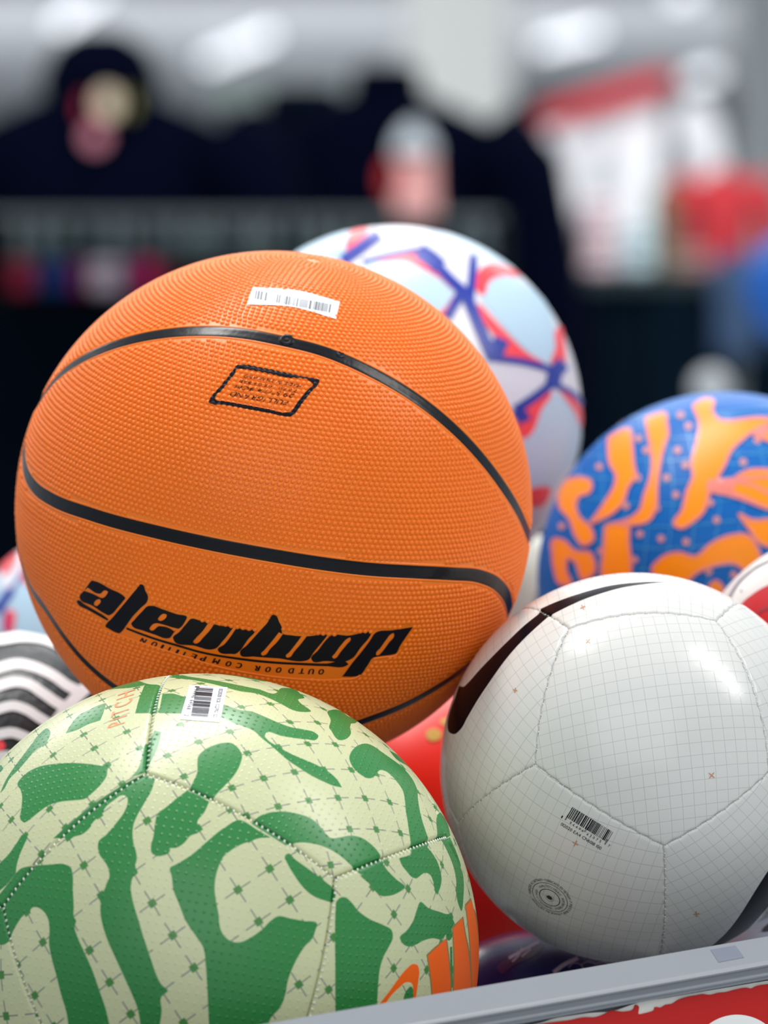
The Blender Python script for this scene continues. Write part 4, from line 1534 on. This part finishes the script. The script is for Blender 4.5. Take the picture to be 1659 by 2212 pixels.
for (x, y) in ((1080, 515), (1010, 690), (1070, 800), (1330, 960), (840, 1050), (975, 1080), (1135, 1100), (805, 1215), (1130, 610), (880, 515), (830, 440), (825, 690), (750, 870), (945, 885), (1150, 360), (1100, 290), (1500, 590), (1430, 770), (1530, 810), (1290, 850), (1590, 450), (580, 620), (340, 1000), (590, 1160), (1280, 1290), (1440, 1310)):
    cth = np.arange(20) * 2 * math.pi / 20
    c0 = np.array(T_([(x, y)])[0])
    dots.append(np.c_[c0[0] + 8 * np.cos(cth), c0[1] + 8 * np.sin(cth)])
for d_ in dots:
    decal(tb, 'pink_dot', [d_], M['dot'], tiger, 0.0004, sp=9)
decal(tb, 'flame_print', [T_(p) for p in tp_], M['tiger_orange'], tiger, 0.0005)

M['black_cover'] = mat('black_cover', (18, 24, 30), 0.4, 0.5, bump=0.5, bscale=260)
M['stripe_white'] = mat('white_stripe_print', (232, 230, 232), 0.4, 0.4)
zb, zebra = plain_ball('stripe', 'football', 'black football with curved white stripes left of the green camouflage ball', M['black_cover'])
Z_ = crop(0, 1180, 4.254)
zs = [
    (100, [(-300, 960), (-150, 880), (0, 865), (200, 835), (380, 850), (520, 900), (650, 990)]),
    (95, [(-300, 1250), (0, 1120), (170, 1085), (300, 1110), (480, 1190), (640, 1300), (760, 1350)]),
    (95, [(-300, 1450), (0, 1285), (150, 1250), (260, 1270), (400, 1360), (560, 1465), (660, 1500)]),
    (90, [(-300, 1650), (0, 1495), (120, 1470), (230, 1500), (360, 1580), (480, 1650), (600, 1700)]),
    (90, [(-300, 1850), (0, 1730), (110, 1715), (220, 1750), (330, 1800)]),
    (90, [(-300, 2080), (0, 1930), (100, 1930), (220, 1980)]),
    (110, [(790, 1300), (720, 1370), (620, 1480), (500, 1640), (380, 1800)]),
]
decal(zb, 'white_stripes', [band(w / 4.254, Z_(p)) for w, p in zs], M['stripe_white'], zebra, 0.0005)
decal(zb, 'red_mark', [Z_([(-20, 1790), (30, 1800), (50, 1840), (20, 1880), (-20, 1880)])], M['coral'], zebra, 0.0007)

vb, star2 = plain_ball('star2', 'football', 'white football with blue and red marks peeking out behind the left edge of the basketball', M['pale_blue'])
decal(vb, 'pale_print', [Z_([(40, 200), (150, 20), (260, 60), (220, 230), (120, 380), (60, 420), (0, 300)])], M['star_white'], star2, 0.0003)
decal(vb, 'blue_outline', [band(w / 4.254, Z_(p)) for w, p in ((80, [(-40, 600), (40, 500), (110, 400)]), (26, [(110, 400), (200, 250), (240, 120)]), (26, [(30, 560), (60, 700), (60, 800)]))], M['royal'], star2, 0.0006)
decal(vb, 'red_mark', [Z_([(60, 600), (130, 590), (140, 700), (100, 800), (60, 800)]), Z_([(205, 180), (250, 250), (260, 360), (225, 330)]), Z_([(20, 260), (120, 60), (150, 60), (60, 260)])], M['coral'], star2, 0.0005)

M['red_cover'] = mat('bright_red_cover', (236, 32, 12), 0.35, 0.5, vary=0.08)
rb_, redb = plain_ball('red', 'football', 'bright red ball wedged between the basketball, the green ball and the white ball', M['red_cover'])
cth = np.arange(28) * 2 * math.pi / 28
decal(rb_, 'yellow_spot', [np.c_[937 + 17 * np.cos(cth), 1588 + 14 * np.sin(cth)], np.c_[965 + 14 * np.cos(cth), 1560 + 9 * np.sin(cth)]], mat('olive_yellow_print', (196, 150, 40), 0.4), redb, 0.0004)

M['navy_cover'] = mat('navy_cover', (28, 26, 88), 0.25, 0.5, vary=0.15)
nb_, navy = plain_ball('navy', 'football', 'navy football with pale star lines low under the white ball', M['navy_cover'])
N_ = crop(1020, 1760, 5.53)
decal(nb_, 'pale_lines', [band(w / 5.53, N_(p)) for w, p in ((34, [(440, 1720), (600, 1630), (790, 1530)]), (22, [(480, 1760), (560, 1680), (600, 1600)]), (22, [(590, 1700), (640, 1660), (700, 1610)]), (46, [(970, 1890), (1090, 1800), (1260, 1720)]), (8, [(1150, 1830), (1200, 1780), (1300, 1800), (1330, 1860)]), (8, [(1300, 1800), (1360, 1760), (1480, 1790)]), (8, [(1480, 1790), (1560, 1760), (1640, 1800)]))], mat('pale_lilac_print', (196, 170, 196), 0.4), navy, 0.0003)
decal(nb_, 'purple_field', [N_([(300, 1840), (480, 1690), (800, 1550), (860, 1560), (800, 1640), (500, 1800), (340, 1900)])], mat('purple_print', (74, 24, 78), 0.3), navy, 0.00015)

wr_, wred = plain_ball('whitered', 'football', 'white ball with a broad red band at the right edge above the white football', mat('warm_white_cover', (212, 208, 204), 0.35, 0.5))
Q_ = crop(1540, 1180, 12.29)
decal(wr_, 'red_band', [Q_([(760, 1560), (860, 1440), (1000, 1330), (1200, 1190), (1462, 1050), (1800, 930), (2400, 800), (3000, 900), (3000, 2600), (1800, 2800), (1300, 2400), (900, 1900)])], mat('red_band_print', (186, 8, 22), 0.35), wred, 0.0004)
decal(wr_, 'grey_line', [band(5, Q_([(420, 1400), (560, 1150), (700, 950), (900, 760), (1150, 570), (1462, 410), (1900, 260)])), Q_([(720, 1190), (780, 1150), (790, 1180), (740, 1230)])], mat('grey_line_print', (120, 118, 126), 0.4), wred, 0.0004)
decal(wr_, 'dark_red_line', [band(7, Q_([(1180, 1800), (1300, 1720), (1462, 1650), (1800, 1580)]))], mat('dark_red_print', (150, 30, 44), 0.4), wred, 0.0006)

cb_, cream = plain_ball('cream', 'football', 'cream ball with a mauve patch in the gap between the basketball and the blue ball', mat('cream_cover', (206, 204, 190), 0.4, 0.5))
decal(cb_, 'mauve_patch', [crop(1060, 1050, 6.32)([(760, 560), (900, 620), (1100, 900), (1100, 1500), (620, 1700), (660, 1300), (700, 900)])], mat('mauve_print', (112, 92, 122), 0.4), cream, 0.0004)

gb_, greyb = plain_ball('grey', 'football', 'pale grey ball with a dark patch low behind the bin rim, bottom right', mat('pale_grey_cover', (186, 192, 206), 0.4, 0.5))
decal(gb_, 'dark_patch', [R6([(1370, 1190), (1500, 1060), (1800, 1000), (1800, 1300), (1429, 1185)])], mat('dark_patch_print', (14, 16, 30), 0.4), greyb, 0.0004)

# the print goes on around the covers
for root_, angs in ((tiger, (82, 164, 246)), (star, (121,))):
    for ch in [c for c in root_.children if c.name.split('.')[0] != 'cover']:
        for a_ in angs:
            c = ch.copy()
            COL.objects.link(c)
            c.parent = root_
            c.rotation_euler = (0, 0, math.radians(a_))

# ------------------------------------------------------------------ garments and shop fittings in the background
M['black_cloth'] = mat('black_cloth', (3, 6, 24), 0.95, 0.03, vary=0.3, scale=12, bump=0.3, bscale=30)
M['ink_cloth'] = mat('blue_black_cloth', (4, 13, 26), 0.95, 0.03, vary=0.3, scale=12, bump=0.3, bscale=30)
M['dark_metal'] = mat('dark_metal', (14, 24, 32), 0.6, 0.15, vary=0.15)
M['mid_metal'] = mat('grey_metal', (96, 106, 110), 0.5, 0.4)
M['white_cloth'] = mat('white_cloth', (238, 239, 243), 0.9, 0.1, vary=0.08, scale=10, bump=0.2, bscale=30)


def ell(cx, cy, z, hw, hd, n=20, p=2.4):
    out = []
    for k_ in range(n):
        a = 2 * math.pi * k_ / n
        c, s = math.cos(a), math.sin(a)
        out.append((cx + hw * math.copysign(abs(c) ** (2 / p), c), cy + hd * math.copysign(abs(s) ** (2 / p), s), z))
    return out


def garment(name, label, cat, px, py_top, depth, scale, body_m, collar_m=None, arm=True, length=0.62, group=None, half=0.24, stand=True, hood=False, slope=0.085):
    """a shirt or jacket on a hanger: body, two sleeves, collar, hanger (and the pole that carries it)"""
    top = P(px, py_top, depth)
    H = length * scale
    root = empty(name, (top.x, depth, top.z - H), label, cat, group)
    s = scale
    h = half
    g = min(1.0, half / 0.19)
    prof = [(0, h * 0.80, 0.085), (0.15, h * 0.82, 0.095), (0.35, h * 0.80, 0.10), (0.55, h * 0.82, 0.11), (0.70, h * 0.86, 0.11), (0.80, h * 0.92, 0.10)]
    rings = [ell(0, 0, H * t, w * s, d * s * g) for t, w, d in prof]
    zs_ = H - slope * s
    for t, w, d in ((0.0, h, 0.085), (0.35, h * 0.80, 0.08), (0.7, h * 0.52, 0.075), (0.9, h * 0.34, 0.07), (1.0, h * 0.28, 0.06)):
        rings.append(ell(0, 0, zs_ + slope * s * t - 0.02 * s * g, w * s, d * s * g))
    k_ = MB()
    k_.loft(rings)
    k_.build('body', body_m, root)
    if arm:
        for sg in (-1, 1):
            k_ = MB()
            pts_ = [(sg * h * 0.86 * s, 0, zs_ - 0.03 * s * g), (sg * (h + 0.035 * g) * s, -0.01 * s, zs_ - 0.10 * s * g), (sg * (h + 0.07 * g) * s, -0.02 * s * g, zs_ - 0.24 * s * g), (sg * (h + 0.09 * g) * s, -0.03 * s * g, zs_ - 0.40 * s * g), (sg * (h + 0.085 * g) * s, -0.04 * s * g, zs_ - 0.52 * s * g)]
            k_.tube(pts_, [q * s * g for q in (0.085, 0.082, 0.07, 0.06, 0.05)], 14)
            k_.build('sleeve', body_m, root)
    k_ = MB()
    rr = [ell(0, 0, H - 0.03 * s * g, h * 0.33 * s, 0.075 * s * g), ell(0, 0, H + 0.015 * s * g, h * 0.30 * s, 0.07 * s * g), ell(0, 0, H + 0.02 * s * g, h * 0.24 * s, 0.055 * s * g), ell(0, 0, H - 0.02 * s * g, h * 0.22 * s, 0.05 * s * g)]
    k_.loft(rr, caps=True)
    k_.build('collar', collar_m or body_m, root)
    if hood:
        k_ = MB()
        k_.loft([ell(0, 0.03 * s, H - 0.06 * s, h * 0.42 * s, 0.09 * s), ell(0, 0.04 * s, H + 0.0 * s, h * 0.46 * s, 0.10 * s), ell(0, 0.04 * s, H + 0.05 * s, h * 0.36 * s, 0.09 * s), ell(0, 0.04 * s, H + 0.075 * s, h * 0.18 * s, 0.05 * s)])
        k_.build('hood', body_m, root)
    if stand:
        k_ = MB()
        zf = -(top.z - H)
        k_.tube([(0, 0.05 * s, zf), (0, 0.05 * s, H - 0.1 * s)], 0.012, 8)
        k_.tube([(0, 0.05 * s, zf), (0, 0.05 * s, zf + 0.02)], min(0.16, half * 0.55), 20)
        k_.build('stand_pole', M['mid_metal'], root)
    return root


def chest_print(root, depth, loops, m, name='print', out=0.135):
    """flat printed patch on the chest, slightly proud of the cloth"""
    y = depth - out
    k_ = MB()
    for l in loops:
        c = spline(l, True, 6)
        v = [P(x, yy, y) for x, yy in c]
        n = len(v)
        inv = Vector(root.location)
        a = [p - inv for p in v]
        bq = [p + Vector((0, 0.06, 0)) for p in a]
        k_.add(a + bq, [tuple(range(n))[::-1]] + [(i, (i + 1) % n, n + (i + 1) % n, n + i) for i in range(n)])
    o = k_.build(name, m, root, False)
    o['label'] = 'coloured ' + name.replace('_', ' ') + ' on the chest'
    return o


DJ = 9.0
ja = garment('jacket', 'black hooded jacket with a cream and pink chest crest, left background', 'jacket', 215, 165, DJ, 1.0, M['black_cloth'], group=None, half=0.215, hood=True, length=0.60, slope=0.075)
el = lambda cx, cy, rx, ry: [(cx + rx * math.cos(t), cy + ry * math.sin(t)) for t in np.arange(14) * 2 * math.pi / 14]
chest_print(ja, DJ, [el(232, 222, 26, 32)], mat('cream_crest', (226, 206, 178), 0.8), 'crest')
chest_print(ja, DJ, [el(205, 295, 24, 26)], mat('pink_crest', (206, 128, 146), 0.8), 'lower_crest')
chest_print(ja, DJ, [el(182, 232, 9, 26)], mat('crimson_crest', (150, 0, 44), 0.8), 'crest_edge')
chest_print(ja, DJ, [el(282, 222, 8, 26)], mat('olive_crest', (120, 120, 50), 0.8), 'crest_border')
jb = garment('jacket', 'black jacket with a tall white and red chest print, centre background', 'jacket', 835, 168, DJ + 0.4, 1.0, M['black_cloth'], half=0.19, length=0.62, slope=0.07, hood=False)
chest_print(jb, DJ + 0.4, [[(862, 290), (895, 262), (926, 290), (938, 335), (900, 345), (852, 335)]], mat('white_print_cloth', (214, 224, 232), 0.8), 'white_print')
chest_print(jb, DJ + 0.4, [[(858, 335), (932, 335), (940, 400), (938, 470), (862, 470), (852, 400)]], mat('pale_red_print_cloth', (242, 176, 172), 0.8), 'pale_red_print')
chest_print(jb, DJ + 0.4, [[(838, 350), (850, 345), (850, 420), (840, 420)]], mat('red_print_cloth', (190, 40, 44), 0.8), 'red_stripe')
jc = garment('jacket', 'plain blue-black jacket standing between the two printed jackets', 'jacket', 655, 215, DJ + 0.9, 1.1, M['ink_cloth'], half=0.20, length=0.62, slope=0.07)
chest_print(jc, DJ + 0.9, [el(690, 420, 20, 22)], mat('dim_teal_print', (20, 48, 58), 0.8), 'teal_badge')
k = MB()
sa, sb2 = P(440, 172, 11.0), P(845, 232, 11.0)
sign = empty('header_board', (sa.x + (sb2.x - sa.x) / 2, 11.0, 0), 'dull grey header board above the plain jacket', 'sign')
k.box((-(sb2.x - sa.x) / 2, 0, sb2.z), ((sb2.x - sa.x) / 2, 0.03, sa.z), 0.004)
k.build('board', mat('dull_board', (92, 104, 102), 0.7), sign, False)
for sg in (-1, 1):
    k = MB()
    k.tube([(sg * 0.14, 0.05, 0), (sg * 0.14, 0.05, sa.z)], 0.012, 8)
    k.build('post', M['mid_metal'], sign)

# the dark rack in front of the jackets: two levels of small goods
DR_ = 7.6
r0, r1 = P(-260, 452, DR_), P(1085, 452, DR_)
rack = empty('display_rack', ((r0.x + r1.x) / 2, DR_ + 0.2, 0), 'long dark metal rack with two levels of small goods below the jackets', 'rack')
hw_ = (r1.x - r0.x) / 2
k = MB()
k.box((-hw_, 0.12, 0.05), (hw_, 0.15, r0.z))
k.build('back_panel', mat('dark_teal_panel', (5, 20, 30), 0.9, 0.05, vary=0.3, scale=6), rack, False)
sh1, sh2 = P(0, 557, DR_).z, P(0, 632, DR_).z
for z in (sh1, sh2, 0.75, 0.3):
    k = MB()
    k.box((-hw_, -0.15, z - 0.006), (hw_, 0.12, z), 0.003)
    k.build('shelf', M['dark_metal'], rack, False)
for x in (-hw_, 0, hw_):
    k = MB()
    k.box((x - 0.015, 0.10, 0), (x + 0.015, 0.13, r0.z + 0.01), 0.003)
    k.build('post', M['dark_metal'], rack, False)
k = MB()
k.box((-hw_, -0.02, r0.z - 0.006), (hw_, 0.14, r0.z + 0.004), 0.002)
k.build('top_rail', M['mid_metal'], rack, False)
k = MB()
k.box((-hw_, -0.18, 0.0), (hw_, -0.14, sh2 - 0.02))
k.build('front_panel', mat('dark_front_panel', (1, 7, 17), 0.9, 0.03, vary=0.3, scale=6), rack, False)


def tub(px, py0, py1, w_px, m, label, group, cap_m):
    a, b = P(px, py0, DR_), P(px, py1, DR_)
    h = a.z - b.z
    w = w_px / F * DR_ / 2
    root = empty('water_bottle', (a.x, DR_ + 0.05, b.z), label, 'bottle', group)
    k_ = MB()
    k_.loft([ell(0, 0, 0, w * 0.92, w * 0.92, 16, 2), ell(0, 0, h * 0.05, w, w, 16, 2), ell(0, 0, h * 0.62, w, w, 16, 2), ell(0, 0, h * 0.76, w * 0.7, w * 0.7, 16, 2), ell(0, 0, h * 0.80, w * 0.5, w * 0.5, 16, 2)])
    k_.build('bottle_body', m, root)
    k_ = MB()
    k_.loft([ell(0, 0, h * 0.80, w * 0.55, w * 0.55, 16, 2), ell(0, 0, h * 0.96, w * 0.52, w * 0.52, 16, 2), ell(0, 0, h, w * 0.4, w * 0.4, 16, 2)])
    k_.build('lid', cap_m, root)
    return root


dimg = [(70, 84, 86), (52, 72, 76), (60, 78, 80), (44, 60, 66)]
xs1 = [(40, 0), (85, 1), (128, 2), (200, 1), (245, 3), (280, 0), (340, 3), (372, 1), (420, 0), (452, 2), (500, 3), (545, 0), (575, 0), (640, 1), (690, 0), (735, 2), (790, 3), (1000, 1), (1045, 0)]
bm_ = [mat('dim_bottle', c, 0.5) for c in dimg]
for i, (x, c) in enumerate(xs1):
    tub(x, 472, 556, 34, bm_[c], 'small dim grey-green bottle standing on the upper level of the dark rack', 'bottles on the upper level of the dark rack', M['mid_metal'])


def folded(px, w_px, py0, py1, c, label, group):
    a, b = P(px, py0, DR_), P(px, py1, DR_)
    h, w = a.z - b.z, w_px / F * DR_ / 2
    root = empty('folded_shirt', (a.x, DR_ + 0.05, b.z), label, 'shirt', group)
    m_ = mat('folded_cloth', c, 0.9, 0.1)
    for n_, (z0, z1) in (('lower_fold', (0, 0.5)), ('upper_fold', (0.5, 1.0))):
        k_ = MB()
        k_.box((-w, -0.1, h * z0 + 0.0005), (w, 0.08, h * z1 - 0.0005), min(w, h) * 0.22)
        k_.build(n_, m_, root)
    return root


for (x, w, c, l) in ((48, 56, (110, 26, 48), 'dark red folded shirt, leftmost on the lower level of the dark rack'), (108, 44, (0, 44, 84), 'deep blue folded shirt beside the dark red one on the rack'), (146, 24, (36, 24, 92), 'violet folded shirt between deep blue and maroon shirts on the rack'), (176, 28, (92, 14, 44), 'maroon folded shirt left of the pale grey shirt on the rack'),
                     (230, 66, (150, 140, 150), 'pale grey folded shirt on the lower level of the dark rack'), (284, 32, (84, 26, 74), 'plum folded shirt right of the pale grey shirt on the rack'), (322, 36, (150, 30, 72), 'raspberry folded shirt just above the basketball'), (364, 30, (70, 20, 30), 'brown-red folded shirt, rightmost visible on the rack')):
    folded(x, w, 568, 631, c, l, 'folded shirts on the lower level of the dark rack')

# right: the white shirts, the counter of mixed goods, the red and the blue garment
DS = 13.5
wl = ['white shirt with red collar, first from the pillar', 'white shirt with red collar, second from the pillar', 'white shirt with red collar, third from the pillar', 'tallest white shirt, furthest from the pillar beside the red one']
red_cl = mat('red_cloth', (204, 48, 56), 0.9, 0.1, vary=0.06)
for i, (x, y) in enumerate(((1130, 290), (1205, 245), (1290, 222), (1390, 195))):
    garment('shirt', wl[i], 'shirt', x, y, DS + 0.2 * (3 - i), 1.0, M['white_cloth'], red_cl, arm=True, length=0.36, half=0.115, group='white shirts with red collars', slope=0.03, stand=True)
k = MB()
ra, rb2 = P(1165, 258, DS - 0.13), P(1450, 172, DS - 0.13)
rr_ = empty('clothes_rail', (ra.x, DS - 0.13, 0), 'sloping red rail along the collars of the white shirts', 'rail')
k.tube([Vector((0, 0, ra.z)), Vector((rb2.x - ra.x, 0, rb2.z))], 0.030, 10)
k.build('rail', red_cl, rr_)
for x, z in ((0, ra.z), (rb2.x - ra.x, rb2.z)):
    k = MB()
    k.tube([(x, 0.0, 0), (x, 0.0, z)], 0.014, 8)
    k.build('post', M['mid_metal'], rr_)
garment('shirt', 'bright red shirt hanging at the right edge below the pale pillar', 'shirt', 1560, 372, 11.4, 1.0, mat('bright_red_cloth', (164, 48, 54), 0.9, 0.1), arm=True, length=0.26, half=0.075, slope=0.012)
bv = Ball(1738, 622, 128, 6.4)
vb2 = empty('ball', bv.base(), 'vivid blue ball on a grey pole, cut by the right edge of the frame', 'ball')
sphere_mesh(bv, 'cover', mat('vivid_blue_cover', (0, 96, 190), 0.45), vb2, 48, 24)
k = MB()
k.tube([(0, 0, -vb2.location.z), (0, 0, -vb2.location.z + 0.02)], 0.05, 20)
k.tube([(0, 0, -vb2.location.z + 0.02), (0, 0, 0.004)], 0.012, 8)
k.build('pole', M['mid_metal'], vb2)
garment('shirt', 'slate blue shirt left of the vivid blue one', 'shirt', 1592, 545, 9.6, 1.0, mat('slate_cloth', (70, 92, 124), 0.9, 0.1), arm=False, length=0.18, half=0.05, slope=0.02)

DC = 10.5
c0, c1_ = P(1090, 588, DC), P(1720, 588, DC)
counter = empty('display_counter', ((c0.x + c1_.x) / 2, DC + 0.25, 0), 'dark teal counter with vertical boards below the mixed garments, right background', 'counter')
cw = (c1_.x - c0.x) / 2
k = MB()
k.box((-cw, -0.25, c0.z - 0.03), (cw, 0.25, c0.z), 0.004)
k.build('counter_top', mat('dark_counter_top', (30, 46, 52), 0.6, 0.2), counter, False)
k = MB()
k.box((-cw + 0.01, -0.2, 0), (cw - 0.01, 0.24, c0.z - 0.03))
k.build('carcass', M['dark_metal'], counter, False)
nb2 = 6
for i in range(nb2):
    k = MB()
    x0 = -cw + 2 * cw * i / nb2
    k.box((x0 + 0.003, -0.235 - 0.01 * (i % 2), 0.02), (x0 + 2 * cw / nb2 - 0.003, -0.19, c0.z - 0.035), 0.004)
    k.build('board', mat('teal_board', [(3, 18, 30), (0, 8, 22), (1, 14, 26)][i % 3], 0.9, 0.05, vary=0.2, scale=5), counter, False)
for (x, y0, y1, w, c, l) in ((1135, 500, 588, 86, (96, 70, 100), 'mauve folded shirt, leftmost on the dark counter'), (1168, 425, 500, 62, (186, 66, 76), 'dusty red folded shirt stacked on the mauve one'), (1222, 470, 588, 70, (110, 110, 122), 'grey folded shirt on the counter beside the mauve one'), (1298, 430, 588, 74, (206, 184, 190), 'pale pink folded pile on the middle of the counter'),
                             (1377, 480, 588, 74, (184, 204, 212), 'pale blue folded pile on the middle of the counter'), (1439, 400, 588, 42, (104, 106, 84), 'olive folded pile at the end of the pale blue pile'), (1492, 540, 588, 80, (150, 120, 116), 'brownish folded shirt under the red shirt'), (1580, 560, 588, 70, (84, 92, 110), 'blue-grey folded shirt at the right end of the counter')):
    a, b = P(x, y0, DC), P(x, y1, DC)
    root = empty('folded_shirt', (a.x, DC + 0.12, b.z), l, 'shirt', 'folded goods on the dark counter')
    m_ = mat('counter_cloth', c, 0.9, 0.1)
    n_ = max(2, int(round((y1 - y0) / 32)))
    hh = (a.z - b.z) / n_
    for q_ in range(n_):
        k = MB()
        ww = w / F * DC / 2 * (1 - 0.06 * (q_ % 2))
        k.box((-ww, -0.12, q_ * hh + 0.0006), (ww, 0.10, (q_ + 1) * hh - 0.0006), min(ww, hh) * 0.3)
        k.build('fold', m_, root)

# a small white ball on a stand behind the blue and orange ball
wa = P(1537, 838, 6.2)
ws = empty('ball_stand', (wa.x, 6.2, 0), 'dark post carrying a small white ball behind the blue and orange ball', 'stand')
k = MB()
k.tube([(0, 0, 0), (0, 0, 0.02)], 0.05, 20)
k.tube([(0, 0, 0.02), (0, 0, wa.z - 0.03)], 0.01, 8)
k.build('post', M['dark_metal'], ws)
bs = Ball(1537, 838, 44, 6.2)
sm = empty('ball', bs.base(), 'small pale ball on a dark post above the blue and orange ball', 'ball')
sphere_mesh(bs, 'cover', mat('grey_white_cover', (190, 194, 196), 0.5), sm, 32, 16)
